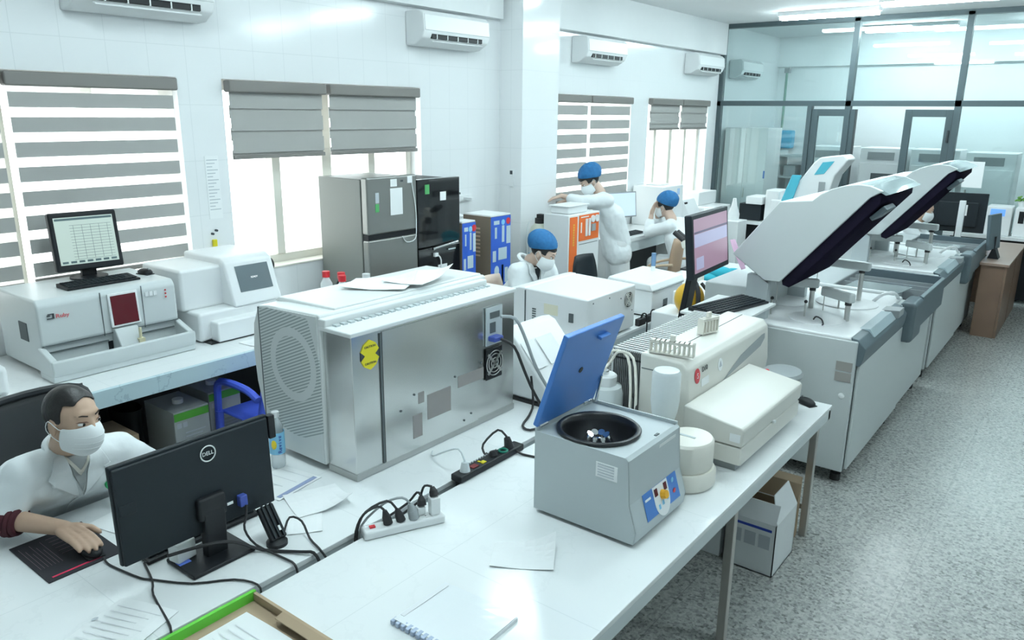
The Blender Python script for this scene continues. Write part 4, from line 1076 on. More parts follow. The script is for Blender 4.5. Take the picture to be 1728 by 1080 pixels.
single('plug_cord', MB().tube([(-1.894, 2.44, T + .078), (-1.93, 2.42, T + .11), (-1.955, 2.35, T + .06), (-1.93, 2.33, T + .03), (-1.92, 2.335, T + .035)], .005, 7), M_rubber, 'black cord looping over the far end of the black power strip', 'cable', smooth=True)
single('plug_cord', MB().tube([(-1.86, 2.46, T + .02), (-1.83, 2.47, T + .006), (-1.72, 2.50, T + .006), (-1.6, 2.56, T + .006)], .005, 7), M_rubber, 'black cord running from the black strip behind the centrifuge', 'cable', smooth=True)
# ------------------------------------------------------------------ chemistry analysers with raised lids
def chem(label):
    t = thing('chemistry_analyser', label, 'analyser', (-1.4, 5.7, 0), 0, 'floor standing chemistry analysers')
    xl, xf, ya, yb, zt = -1.84, -.98, 4.57, 6.87, .925
    # cabinet
    build('cabinet', MB().box(xl, xf - .02, ya, 5.92, .085, .905), M_anal, t, bevel=.008)
    build('cabinet', MB().box(xl, xf - .03, 5.93, yb, .085, .80), M_anal, t, bevel=.008)
    build('front_door', MB().box(xf - .018, xf, ya + .03, 5.90, .10, .755), M_anal, t, bevel=.006)
    build('front_door', MB().box(xf - .028, xf - .01, 5.94, yb - .02, .10, .60), M_anal, t, bevel=.006)
    build('door_seam', MB().box(xf - .024, xf - .017, ya + .016, ya + .024, .09, .76), M_seam, t)
    build('work_deck', MB().box(xl + .01, xf - .06, ya + .005, 5.92, .895, zt), M_white, t, bevel=.012)
    # slate coloured bumper with a notch
    pr = [(-1.045, .924), (-1.0, .915), (-.958, .865), (-.965, .80), (-.978, .757), (-1.0, .757)]
    build('front_bumper', MB().prism([(x, ya + .01, z) for x, z in pr], (0, 1.10, 0)), M_darkgrey, t, bevel=.006)
    build('bumper_top', MB().prism([(-1.07, 4.82, .924), (-1.0, 4.82, .93), (-.965, 4.82, .885), (-.985, 4.82, .88)], (0, .55, 0)), mat('pale blue grey cover', (.42, .52, .56), .3), t, bevel=.004)
    build('deck_handle', MB().prism([(-1.07, 5.40, .925), (-.955, 5.40, .935), (-.955, 5.40, .885), (-1.0, 5.40, .87)], (0, .14, 0)), M_midgrey, t, bevel=.005)
    # sample bay
    bay = build('sample_bay', MB().box(-1.02, -.915, 5.72, 6.02, .64, .925), M_darkgrey, t, bevel=.03, seg=3)
    build('bay_front', MB().prism([(-.955, 5.98, .70), (-.918, 5.98, .71), (-.918, 5.98, .925), (-.945, 5.98, .935)], (0, .86, 0)), M_darkgrey, t, bevel=.006)
    build('bay_floor', MB().box(-1.55, -.95, 5.94, yb - .01, .80, .82), mat('dark blue tray', (.03, .055, .09), .25), t)
    build('bay_wall', MB().box(-1.56, -.95, yb - .03, yb, .80, .93), M_darkgrey, t)
    build('bay_cover', MB().prism([(-1.5, 6.0, .90), (-1.12, 6.0, .90), (-1.05, 6.30, .92), (-1.45, 6.30, .92)], (0, 0, .006)), mat('clear grey cover', (.45, .52, .53), .1, alpha=.55), t)
    for k in range(3): build('bay_divider', MB().box(-1.55, -.97, 6.34 + k * .16, 6.35 + k * .16, .82, .90), M_midgrey, t)
    build('bay_rack', MB().box(-1.30, -1.02, 6.36, 6.48, .82, .875), mat('blue rack', (.05, .12, .22), .4), t, bevel=.006)
    build('bay_lid', MB().box(-1.30, -1.10, 6.02, 6.22, .86, .90), M_grey, t, bevel=.008)
    build('deck_rail', MB().box(-1.75, -1.13, 5.90, 5.935, .925, .945), M_white, t, bevel=.006)
    build('rear_tray', MB().box(-1.82, -1.56, 5.95, yb - .01, .80, .915), M_midgrey, t, bevel=.01)
    # rear column carrying the lid
    build('rear_column', MB().box(-2.02, -1.70, 4.72, 5.60, .085, 1.10), M_anal, t, bevel=.01)
    build('hinge_bracket', MB().box(-1.72, -1.58, 4.66, 4.72, .92, 1.20), M_grey, t, bevel=.006); build('hinge_bracket', MB().box(-1.72, -1.58, 5.43, 5.49, .92, 1.20), M_grey, t, bevel=.006)
    # raised lid: two shaped side walls, curved top skin, smoked underside
    out = [(-1.81, 1.32), (-1.545, 1.665), (-1.36, 1.685), (-1.315, 1.725), (-1.26, 1.757), (-1.19, 1.782), (-1.12, 1.793), (-1.055, 1.788), (-.985, 1.762)]
    low = [(-1.05, 1.722), (-1.50, 1.182), (-1.595, 1.178)]
    y0, y1 = 4.62, 5.52
    ld = build('lid', MB().prism([(x, y0, z) for x, z in out + low], (0, .028, 0)), M_anal, t, bevel=.006)
    build('lid_side', MB().prism([(x, y1 - .028, z) for x, z in out + low], (0, .028, 0)), M_anal, t, bevel=.006)
    sk = MB(); th = .02
    top = [(-1.595, 1.178)] + out[:7]
    ins = [(x + .016, z - .018) for x, z in top]
    sk.prism([(x, y0 + .02, z) for x, z in top + ins[::-1]], (0, y1 - y0 - .04, 0))
    build('lid_skin', sk, M_white, t, smooth=True)
    vz = MB().prism([(x, y0 + .03, z) for x, z in out[6:] + [(-.955, 1.745), (-.975, 1.738)] + [(x, z - .012) for x, z in out[6:8][::-1]]], (0, y1 - y0 - .06, 0))
    build('lid_visor', vz, mat('pale clear visor', (.50, .60, .62), .06, alpha=.72), t)
    us = MB().prism([(-1.0, y0 + .03, 1.735), (-1.06, y0 + .03, 1.745), (-1.50, y0 + .03, 1.205), (-1.49, y0 + .03, 1.16), (-1.45, y0 + .03, 1.15), (-1.0, y0 + .03, 1.69)], (0, y1 - y0 - .06, 0))
    build('lid_window', us, mat('smoked violet window', (.018, .015, .030), .7, alpha=.92, spec=.0), t)
    build('lid_catch', MB().prism([(-1.0, y0 + .12, 1.672), (-1.07, y0 + .12, 1.60), (-1.05, y0 + .12, 1.58), (-.975, y0 + .12, 1.65)], (0, .22, 0)), M_darkgrey, t, bevel=.006)
    # deck furniture: probe arms, posts and reaction covers
    def arm(x, y, h, L, a, i):
        p = build('probe_arm', MB().cyl((x, y, zt), (x, y, zt + h), .016), M_steel, t, smooth=True)
        e = (x + L * math.cos(a), y + L * math.sin(a))
        d = V((math.cos(a), math.sin(a), 0)); n = V((-d.y, d.x, 0)); c = V((x, y, 0)) + d * (L * .45)
        R = Matrix.Rotation(a, 3, 'Z')
        build('arm_cover', MB().obox((c.x, c.y, zt + h + .028), (L * 1.25, .05, .06), R), M_anal, p, bevel=.012, seg=3)
        build('probe', MB().cyl((e[0], e[1], zt + .02), (e[0], e[1], zt + h), .0035, n=8), M_steel, p)
        build('arm_knob', MB().cyl((x, y, zt + h - .02), (x, y, zt + h), .02, n=16), M_rubber, p)
    arm(-1.17, 4.95, .12, .20, rad(150), 0)
    arm(-1.25, 5.55, .22, .30, rad(175), 1)
    arm(-1.45, 5.15, .14, .22, rad(200), 2)
    for x, y in ((-1.40, 4.86), (-1.60, 4.82), (-1.52, 5.4), (-1.30, 5.25)):
        p = build('wash_post', MB().cyl((x, y, zt), (x, y, zt + .10), .006, n=10), M_steel, t)
        build('post_knob', MB().ell((x, y, zt + .105), .011), M_rubber, p, smooth=True)
    for x, y, r in ((-1.33, 4.88, .17), (-1.30, 5.45, .20), (-1.62, 5.2, .13)):
        build('disc_cover', MB().lathe([(r, zt), (r, zt + .006), (r - .012, zt + .010), (.0005, zt + .010)], (x, y, 0), 40), M_white, t, smooth=True)
    build('hose', MB().tube([(-1.32, 4.78, zt + .02), (-1.30, 4.76, zt + .045), (-1.27, 4.77, zt + .03), (-1.25, 4.74, zt + .012), (-1.245, 4.71, zt + .012)], .005, 6), M_rubber, t, smooth=True)
    build('deck_handle_arc', MB().tube([(-1.17, 5.62, zt), (-1.12, 5.66, zt + .05), (-1.07, 5.75, zt + .05), (-1.05, 5.82, zt)], .012, 8), M_white, t, smooth=True)
    # side panel fittings
    for z in (.72, .655): build('side_vent', MB().box(-1.105, -1.015, ya - .004, ya + .002, z, z + .055), mat('bronze grey grille', (.36, .35, .33), .5), t)
    build('key_lock', MB().ell((-1.055, ya, .565), (.018, .006, .018)), M_white, t)
    for x in (-1.76, -1.05):
        for y in (4.65, 5.8, 6.75):
            build('caster', MB().cyl((x, y, 0), (x, y, .045), .03, n=18).cyl((x, y, .04), (x, y, .09), .014, n=12), M_rubber, t)
    return t
ca = chem('nearest floor standing chemistry analyser with raised lid behind the beige bench analyser')
copy_tree(ca, (-1.4, 5.7 + 2.48, 0), 'farther chemistry analyser with raised lid beside the walnut desk')

# pink screen monitor, its cart and keyboard
def cart():
    t = thing('keyboard_stand', 'narrow white stand behind the ribbed unit holding the keyboard', 'stand', (-1.68, 4.33, 0))
    build('tray', MB().box(-1.86, -1.49, 4.02, 4.565, 1.045, 1.06), M_shell, t, bevel=.003)
    build('column', MB().box(-1.72, -1.62, 4.2, 4.5, .02, 1.045), M_shell, t, bevel=.006)
    build('foot', MB().box(-1.84, -1.52, 4.08, 4.54, 0, .02), M_shell, t)
    t = thing('monitor_stand', 'low white cabinet carrying the pink screen monitor', 'stand', (-2.08, 4.35, 0))
    build('cabinet', MB().box(-2.3, -1.9, 4.02, 4.56, .06, .74), M_shell, t, bevel=.006)
    for x in (-2.26, -1.94):
        for y in (4.06, 4.52): build('caster', MB().cyl((x, y, 0), (x, y, .06), .025, n=16), M_rubber, t)
cart()
def pinkmon():
    t = thing('computer_monitor', 'black monitor with a pink list screen standing before the raised lid', 'monitor', (-1.96, 4.36, .74), rad(0))
    c = V((-1.885, 4.40, 1.415)); R = Matrix.Rotation(rad(4), 3, 'Z') @ Matrix.Rotation(rad(-6), 3, 'Y')
    build('base', MB().lathe([(.11, .74), (.11, .755), (.03, .765)], (-2.02, 4.36, 0)), M_black, t, smooth=True)
    build('neck', MB().prism([(-2.04, 4.32, .75), (-2.0, 4.32, .75), (-1.91, 4.32, 1.38), (-1.94, 4.32, 1.42)], (0, .10, 0)), M_black, t, bevel=.006)
    build('casing', MB().obox(c, (.045, .63, .375), R), M_blacks, t, bevel=.008)
    build('rear_case', MB().obox(c + R @ V((-.04, 0, 0)), (.05, .42, .26), R), M_blacks, t, bevel=.015)
    build('screen', MB().obox(c + R @ V((.0228, .0, .004)), (.002, .575, .315), R), M_pinkscr, t)
    build('screen_rows', MB().obox(c + R @ V((.0242, 0, .035)), (.001, .565, .075), R), M_lilac, t); build('screen_rows', MB().obox(c + R @ V((.0242, -.20, -.10)), (.001, .12, .07), R), M_lilac, t)
    build('screen_bar', MB().obox(c + R @ V((.0244, 0, .082)), (.001, .565, .012), R), mat('screen violet bar', (.10, .08, .14), .4, emit=.1, ecol=(.3, .25, .4)), t)
pinkmon()
keyboard('keyboard', 'black keyboard in front of the pink screen monitor', .53, .20, (-1.675, 4.295, 1.0605), rad(78), rows=6, cols=18)
single('pink_sheet', MB().sheet((-2.0, 4.98, 1.36), .30, .21, rad(80), .02), M_pink, 'pink sheet of paper standing beside the pink screen monitor', 'paper')
bpy.data.objects['pink_sheet'].rotation_euler = (0, rad(68), rad(20))
bpy.data.objects['pink_sheet'].location = (-1.93, 5.0, 1.245)

# ------------------------------------------------------------------ things on the woman's table
t = thing('white_analyser', 'low white box instrument behind the black power adaptors', 'analyser', (-2.7, 5.1, T))
build('body', MB().box(-2.88, -2.50, 4.92, 5.42, T + .012, T + .20), M_white, t, bevel=.01)
build('lid', MB().prism([(-2.9, 4.90, T + .20), (-2.49, 4.90, T + .20), (-2.52, 4.90, T + .25), (-2.86, 4.90, T + .27)], (0, .54, 0)), M_white, t, bevel=.012)
build('lid_seam', MB().box(-2.505, -2.487, 4.93, 5.41, T + .196, T + .203), M_midgrey, t)
build('switch', MB().box(-2.50, -2.494, 5.1, 5.16, T + .05, T + .11), M_seam, t)
build('foot', MB().box(-2.85, -2.53, 4.95, 5.4, T, T + .013), M_rubber, t)
def adaptor(y, label):
    t = thing('power_adaptor', label, 'adaptor', (-2.478, y, T), 0, 'black adaptors on the table edge')
    build('case', MB().box(-2.492, -2.455, y, y + .10, T, T + .05), M_rubber, t, bevel=.006)
    build('cord', MB().tube([(-2.47, y + .05, T + .05), (-2.455, y + .05, T + .085), (-2.43, y + .06, T + .06), (-2.425, y + .06, T - .15), (-2.42, y + .06, T - .28)], .006, 6), M_rubber, t, smooth=True)
adaptor(4.66, 'black power adaptor on the table edge next to the round fan')
adaptor(4.80, 'black power adaptor on the table edge, second from the round fan')
adaptor(4.98, 'black power adaptor at the front of the low white box')
t = thing('sample_vial', 'tall blue capped vial standing on the low white box', 'vial', (-2.72, 5.34, T + .26))
build('tube', MB().cyl((-2.72, 5.34, T + .255), (-2.72, 5.34, T + .30), .016), M_white, t, smooth=True)
build('blue_cap', MB().cyl((-2.72, 5.34, T + .30), (-2.72, 5.34, T + .40), .018), mat('steel blue cap', (.13, .24, .40), .4), t, smooth=True)
def microscope():
    t = thing('microscope', 'cream and black microscope beside the teal cloth', 'microscope', (-2.72, 6.1, T))
    x, y = -2.72, 6.1
    build('base', MB().box(x - .09, x + .09, y - .12, y + .12, T, T + .05), M_white, t, bevel=.015)
    build('arm', MB().prism([(x + .05, y - .03, T + .05), (x + .09, y - .03, T + .05), (x + .08, y - .03, T + .3), (x - .02, y - .03, T + .37), (x - .04, y - .03, T + .33), (x + .04, y - .03, T + .26)], (0, .06, 0)), M_beige2, t, bevel=.008)
    build('stage', MB().box(x - .09, x + .05, y - .08, y + .08, T + .15, T + .165), M_rubber, t)
    build('nosepiece', MB().cyl((x - .02, y, T + .26), (x - .02, y, T + .33), .035), M_rubber, t, smooth=True)
    for a in (-.4, 0, .4): build('objective', MB().cyl((x - .02 + .02 * math.sin(a), y + .03 * a, T + .27), (x - .02 + .07 * math.sin(a), y + .06 * a, T + .19), .012), M_chrome, t, smooth=True)
    build('head', MB().obox((x - .05, y, T + .38), (.14, .09, .07), Matrix.Rotation(rad(-20), 3, 'Y')), M_beige2, t, bevel=.015)
    for s in (-.03, .03): build('eyepiece', MB().cyl((x - .10, y + s, T + .40), (x - .19, y + s, T + .46), .022), M_rubber, t, smooth=True)
microscope()
single('teal_cloth', MB().ell((-2.66, 6.55, T + .06), (.12, .10, .06)).ell((-2.58, 6.65, T + .05), (.09, .08, .05)).ell((-2.74, 6.46, T + .03), (.09, .1, .03)), M_teal, 'crumpled teal cloth on the table behind the pink screen monitor', 'cloth', smooth=True, auto=False)
t = thing('instrument_box', 'white rear box between the pink screen monitor and the nearest raised lid', 'box', (-2.28, 5.3, 0))
build('body', MB().box(-2.38, -2.08, 5.0, 5.5, 0, .93), M_white, t, bevel=.01)
build('side_panel', MB().box(-2.078, -2.07, 5.05, 5.45, .1, .88), M_grey, t)
t = thing('yellow_pouch', 'yellow pouch with black straps under the pink screen monitor', 'pouch', (-2.2, 4.75, 0))
build('pouch', MB().box(-2.35, -2.05, 4.62, 4.9, 0, .86), M_white, t, bevel=.01)
build('yellow_bag', MB().ell((-2.15, 4.78, .95), (.10, .11, .11)), mat('amber plastic', (.62, .36, .02), .35), t, smooth=True, auto=False)
build('strap', MB().tube([(-2.05, 4.70, .86), (-2.06, 4.72, 1.0), (-2.12, 4.78, 1.07), (-2.2, 4.85, 1.0)], .016, 8), M_rubber, t, smooth=True); build('strap', MB().tube([(-2.05, 4.82, .86), (-2.04, 4.84, .98), (-2.1, 4.85, 1.05)], .012, 8), M_rubber, t, smooth=True)
for i, (x, y, rz, l) in enumerate(((-2.62, 5.59, .1, 'loose white sheets on the table edge left of the pink screen monitor'), (-2.94, 5.72, .9, 'white papers beside the blue capped vial'))):
    single('paper_sheet', MB().sheet((x, y, T + .001), .21, .29, rz, .006), M_paper, l, 'paper')
t = thing('sample_tray', 'green edged slide tray in front of the microscope', 'tray', (-2.6, 5.85, T))
build('tray', MB().box(-2.70, -2.50, 5.80, 5.93, T, T + .02), mat('dark green tray', (.04, .20, .16), .4), t, bevel=.004)
build('slides', MB().box(-2.69, -2.51, 5.79, 5.92, T + .02, T + .026), M_white, t)

# ------------------------------------------------------------------ cartons and floor under the front table
def opencarton():
    t = thing('cardboard_box', 'open white carton with a blue stripe on the floor under the front table', 'box', (-1.15, 3.55, 0))
    x0, x1, y0, y1, z = -1.235, -.985, 3.36, 3.66, .275
    m = MB().box(x0, x1, y0, y1, 0, .006)
    for a, b, c, d in ((x0, x1, y0, y0 + .005), (x0, x1, y1 - .005, y1), (x0, x0 + .005, y0, y1), (x1 - .005, x1, y0, y1)): m.box(a, b, c, d, 0, z)
    build('carton', m, M_cardw, t)
    build('inner_lining', MB().box(x0 + .006, x1 - .006, y0 + .006, y0 + .008, .02, z - .002).box(x0 + .006, x0 + .008, y0 + .006, y1 - .006, .02, z - .002).box(x0 + .006, x1 - .006, y1 - .008, y1 - .006, .02, z - .002), M_card, t)
    build('flap', MB().prism([(x0 + .004, y0, z), (x1 - .004, y0, z), (x1 - .004, y0 + .045, z + .085), (x0 + .004, y0 + .045, z + .085)], (0, .004, .001)), M_cardw, t)
    build('flap', MB().prism([(x1 - .003, y0 + .004, z), (x1 - .003, y1 - .004, z), (x1 - .05, y1 - .03, z + .12), (x1 - .05, y0 + .07, z + .12)], (.004, 0, .001)), M_cardw, t)
    build('flap', MB().prism([(x0, y0 + .004, z), (x0, y1 - .004, z), (x0 - .03, y1 - .004, z + .10), (x0 - .03, y0 + .004, z + .10)], (.004, 0, .001)), M_card, t)
    build('flap', MB().prism([(x0, y1, z), (x1, y1, z), (x1, y1 + .03, z + .09), (x0, y1 + .03, z + .09)], (0, .004, .001)), M_card, t)
    build('blue_stripe', MB().box(x0 + .02, x1 - .02, y0 - .002, y0, .235, .248), M_blueink, t)
    m = MB()
    for k in range(3): m.box(x0 + .03 + k * .07, x0 + .085 + k * .07, y0 - .0015, y0, .14, .21)
    build('printing', m, M_ink, t)
opencarton()
t = thing('cardboard_box', 'closed white carton beside the open one under the front table', 'box', (-1.40, 3.5, 0))
build('carton', MB().box(-1.55, -1.26, 3.38, 3.66, 0, .24), M_cardw, t, bevel=.003)
build('printing', MB().box(-1.50, -1.40, 3.378, 3.38, .12, .15).box(-1.49, -1.46, 3.378, 3.38, .06, .08), M_ink, t)
single('cardboard_box', MB().box(-1.22, -1.02, 3.73, 3.835, 0, .34), M_card, 'brown carton standing behind the open white carton', 'box', bevel=.003)
# ------------------------------------------------------------------ the man's desk
def dell():
    t = thing('computer_monitor', 'large black monitor seen from behind in front of the masked man', 'monitor', (-2.17, 1.2, T))
    R = Matrix.Rotation(rad(-2), 3, 'Y'); c = V((-2.195, 1.183, .978))
    build('base', MB().box(-2.255, -2.085, 1.08, 1.305, T, T + .014), M_black, t, bevel=.005)
    build('neck', MB().prism([(-2.185, 1.17, T + .01), (-2.150, 1.17, T + .01), (-2.145, 1.17, .88), (-2.165, 1.17, .93), (-2.185, 1.17, .93)], (0, .075, 0)), M_black, t, bevel=.006)
    build('panel', MB().obox(c, (.020, .545, .325), R), M_blacks, t, bevel=.006)
    build('screen', MB().obox(c + V((-.0105, 0, .004)), (.002, .53, .30), R), M_black, t)
    build('rear_case', MB().obox(c + V((.013, 0, -.004)), (.014, .535, .315), R), M_blacks, t, bevel=.005)
    build('port_recess', MB().obox(c + V((.021, .075, -.115)), (.004, .26, .075), R), M_black, t)
    build('stand_mount', MB().obox(c + V((.030, .022, -.075)), (.03, .10, .08), R), M_black, t, bevel=.01)
    build('cable_plug', MB().obox(c + V((.032, .135, -.10)), (.026, .028, .04), R), mat('blue cable plug', (.06, .10, .40), .4), t, bevel=.004)
    build('port_sticker', MB().obox(c + V((.0235, .095, -.098)), (.001, .022, .010), R), M_paper, t)
    lg = build('logo_ring', MB().ring(c + V((.021, .035, .105)), .026, .0022, 36, 6, Matrix.Rotation(rad(88), 3, 'Y')), M_shell, t, smooth=True)
    text('lettering', 'DELL', .019, M_shell, t, c + V((.0205, .035, .105)), (0, 1, 0), (0, 0, 1), squash=.95)
    build('webcam', MB().obox(c + V((.004, .283, .115)), (.03, .026, .085), R), M_black, t, bevel=.004)
    build('cable_clip', MB().obox(c + V((.02, -.235, .02)), (.004, .05, .035), R), M_blacks, t, bevel=.002)
    build('base_sticker', plate((-2.19, 1.105, T + .0145), .04, .03, (0, 1, 0), (-1, 0, 0), .001), mat('blue sticker', (.12, .22, .75), .4), t)
dell()
t = thing('adaptor_box', 'small white box resting on the black monitor base', 'box', (-2.20, 1.14, T + .014))
build('case', MB().obox((-2.215, 1.118, T + .0470), (.05, .07, .065), Matrix.Rotation(.15, 3, 'Z')), M_shell, t, bevel=.004)
build('top_recess', MB().obox((-2.215, 1.118, T + .0797), (.03, .035, .001), Matrix.Rotation(.15, 3, 'Z')), M_grey, t)
t = thing('barcode_scanner_stand', 'black ribbed stand with a round foot at the right of the black monitor', 'stand', (-2.07, 1.375, T))
build('foot', MB().lathe([(.036, T), (.036, T + .012), (.02, T + .022), (.0005, T + .022)], (-2.065, 1.375, 0), 28), M_black, t, smooth=True)
d = V((-.075, .01, .105)); b0 = V((-2.06, 1.375, T + .018))
R = Matrix.Rotation(rad(-36), 3, 'Y')
build('slab', MB().obox(b0 + d * .48, (.02, .062, .125), R), M_black, t, bevel=.006)
for s in (-.017, .0, .017): build('rib', MB().obox(b0 + d * .5 + V((.010, s, .010)), (.006, .006, .12), R), M_blacks, t)
build('white_sticker', MB().obox(b0 + d * .25 + V((.0135, .012, .012)), (.001, .008, .018), R), M_paper, t)
build('highlight_strip', MB().obox(b0 + d * .62 + V((.0135, .024, .012)), (.001, .004, .05), R), M_shell, t)
t = thing('mouse_pad', 'black mouse pad with red edge stripe and printed lines under the man hand', 'mouse pad', (-2.58, .905, T))
build('pad', MB().box(-2.735, -2.425, .79, 1.025, T, T + .004), mat('dark cloth pad', (.022, .022, .028), .8), t, bevel=.0015)
build('red_stripe', MB().box(-2.452, -2.444, .81, .97, T + .004, T + .0046), mat('neon red print', (.75, .03, .10), .6), t)
m = MB()
for k in range(7): m.box(-2.70 + .03 * (k % 3), -2.52, .805 + k * .011, .8065 + k * .011, T + .004, T + .0045)
for k in range(6): m.box(-2.70 + k * .026, -2.698 + k * .026, .89, .93 + .01 * (k % 3), T + .004, T + .0045)
build('printed_lines', m, mat('dull mauve print', (.16, .11, .13), .8), t)
keyboard('keyboard', 'black keyboard half hidden behind the black monitor back', .42, .13, (-2.345, 1.245, T + .0005), rad(90))
t = mouse('black computer mouse under the man hand on the pad', (-2.495, .952, T + .0045), rad(-5))
def cable(label, pts, r=.0035, m=None): return single('cable', MB().tube(pts, r, 7), m or M_rubber, label, 'cable', smooth=True)
z = T + .0045
cable('thin mouse cable running from the pad past the monitor foot', [(-2.42, .957, T + .012), (-2.39, .955, z), (-2.34, .96, z), (-2.23, .98, z), (-2.19, 1.0, z), (-2.075, 1.065, z), (-1.99, 1.16, z), (-1.91, 1.19, z - .0005), (-1.893, 1.19, T - .03)])
cable('thin black cable from under the monitor to the lower edge of the photo', [(-2.30, 1.03, z), (-2.17, .99, z + .007), (-2.11, .96, z), (-1.95, .92, z), (-1.91, .905, z), (-1.893, .90, T - .03)])
cable('thick black cable crossing behind the monitor neck to the table gap', [(-2.16, 1.04, .80), (-2.125, 1.15, .80), (-2.11, 1.24, .775), (-2.06, 1.315, T + .008), (-1.95, 1.385, T + .009), (-1.912, 1.41, T + .008), (-1.893, 1.42, T - .03)], .0055)
cable('black cable from the monitor blue plug down to the table', [(-2.145, 1.32, .865), (-2.135, 1.31, .83), (-2.11, 1.285, .80), (-2.09, 1.31, T + .018), (-1.97, 1.33, T + .006), (-1.91, 1.33, T + .006), (-1.893, 1.33, T - .03)], .004)
cable('black cable looping from the ribbed stand into the table gap', [(-2.07, 1.41, T + .03), (-2.09, 1.45, T + .06), (-2.05, 1.47, T + .05), (-1.99, 1.455, T + .012), (-1.92, 1.44, T + .006), (-1.893, 1.45, T - .03)], .004)
def bottle():
    t = thing('water_bottle', 'clear plastic drink bottle with a blue label beside the vented white panel', 'bottle', (-2.56, 1.745, T))
    c = (-2.565, 1.745, 0)
    build('body', MB().lathe([(.026, T), (.030, T + .01), (.030, T + .05), (.028, T + .06), (.031, T + .075), (.031, T + .15), (.026, T + .165), (.029, T + .18), (.014, T + .215), (.013, T + .225)], c, 28), M_clearpl, t, smooth=True)
    build('cap', MB().cyl((c[0], c[1], T + .222), (c[0], c[1], T + .245), .0155), M_white, t, smooth=True)
    lb = build('label_sleeve', MB().lathe([(.0318, T + .065), (.0322, T + .075), (.0322, T + .155), (.0318, T + .16)], c, 28, open=True), M_lblue, t, smooth=True)
    build('yellow_spot', MB().ell((c[0] + .014, c[1] - .024, T + .11), (.012, .011, .022)), mat('yellow print', (.80, .62, .03), .5), lb, smooth=True)
    dv = V((.84, -.54, 0)); rt = V((.54, .84, 0))
    for i, ch in enumerate('Revive'):
        a = rad(18); n = V((math.cos(a) * dv.x - math.sin(a) * dv.y, math.sin(a) * dv.x + math.cos(a) * dv.y, 0)); q = V((-n.y, n.x, 0))
        text('lettering', ch, .023, M_blueink, lb, V((c[0], c[1], T + .078 + i * .013)) + n * .0328, (0, 0, 1), -q, ext=.0008)
bottle()
def paper(label, x, y, w, d, rz, wave=.004, curl=0, lines=0, z=T):
    t = thing('paper_sheet', label, 'paper', (x, y, z + .0008), rz, None)
    build('sheet', MB(True).sheet((0, 0, 0), w, d, 0, wave, curl=curl), M_paper, t)
    if lines:
        m = MB(True)
        for k in range(lines): m.box(-w * .4, w * (.35 - .1 * (k % 3)), d * (.36 - .72 * k / lines), d * (.36 - .72 * k / lines) + .003, wave * .9 + .0018, wave * .9 + .0022)
        build('printing', m, mat('faint print', (.77, .79, .81), .8), t)
    return t
paper('white sheet lying under the man chest between pad and keyboard', -2.62, 1.145, .20, .19, .25, .003)
pp = paper('white sheet at the lower left of the desk with a dark scribble', -2.03, .80, .21, .28, .35, .004, 0, 8)
build('ink_mark', MB().ell((-2.13, .795, T + .0065), (.006, .010, .001)), M_ink, pp)
pp = paper('white sheet under the drink bottle with a blue printed edge', -2.43, 1.66, .21, .23, .15, .002, 0, 3)
build('blue_grid', MB(True).box(.075, .095, -.10, .10, .0042, .0048), mat('pale blue grid print', (.30, .36, .55), .7), pp)
paper('white sheet lying flat in front of the vented machine', -2.20, 1.655, .20, .21, -.35, .006, .1)
paper('white sheet between the ribbed stand and the flat sheets', -2.10, 1.52, .12, .14, .9, .003)
paper('lone curled white sheet on the front table before the centrifuge', -1.355, 1.84, .21, .15, .55, .006, .12)
def notebook():
    t = thing('label_pad', 'spiral edged stack of glossy label sheets at the bottom of the front table', 'notebook', (-1.31, 1.45, T))
    build('sheets', MB().box(-1.45, -1.165, 1.325, 1.56, T, T + .012), M_paper, t, bevel=.002)
    build('cover', MB().sheet((-1.305, 1.445, T + .0125), .28, .23, .03, .003), mat('glossy clear cover', (.84, .88, .90), .08), t)
    mb = mat('lilac blue binding', (.45, .53, .68), .4)
    for k in range(14): build('binding_tab', MB().box(-1.446 + k * .02, -1.433 + k * .02, 1.316, 1.341, T + .001, T + .0155), mb, t, bevel=.002)
    build('printing', MB().box(-1.44, -1.425, 1.352, 1.545, T + .0160, T + .0168), mat('faint print', (.77, .79, .81), .8), t)
notebook()
def foldertray():
    t = thing('document_tray', 'cardboard box lid with a bright green edge holding papers at the bottom of the photo', 'tray', (-1.65, .85, T))
    x0, x1, y0, y1 = -1.86, -1.42, .62, 1.145
    build('bottom', MB().box(x0, x1, y0, y1, T, T + .004), M_card, t)
    build('rim', MB().box(x0 + .012, x1, y1 - .010, y1, T + .004, T + .030), M_card, t)
    build('rim', MB().box(x1 - .01, x1, y0, y1 - .010, T + .004, T + .030), M_card, t)
    build('green_rim', MB().box(x0, x0 + .012, y0, y1, T + .004, T + .034), M_greenl, t)
    build('flap', MB().prism([(-1.70, y1 - .012, T + .03), (-1.70, y1 - .04, T + .024), (-1.43, y1 - .04, T + .024), (-1.43, y1 - .012, T + .03)], (0, 0, .003)), M_card, t)
foldertray()
paper('white sheets stacked in the green edged box lid', -1.66, .88, .30, .42, .02, .005, 0, 12, z=T + .004)

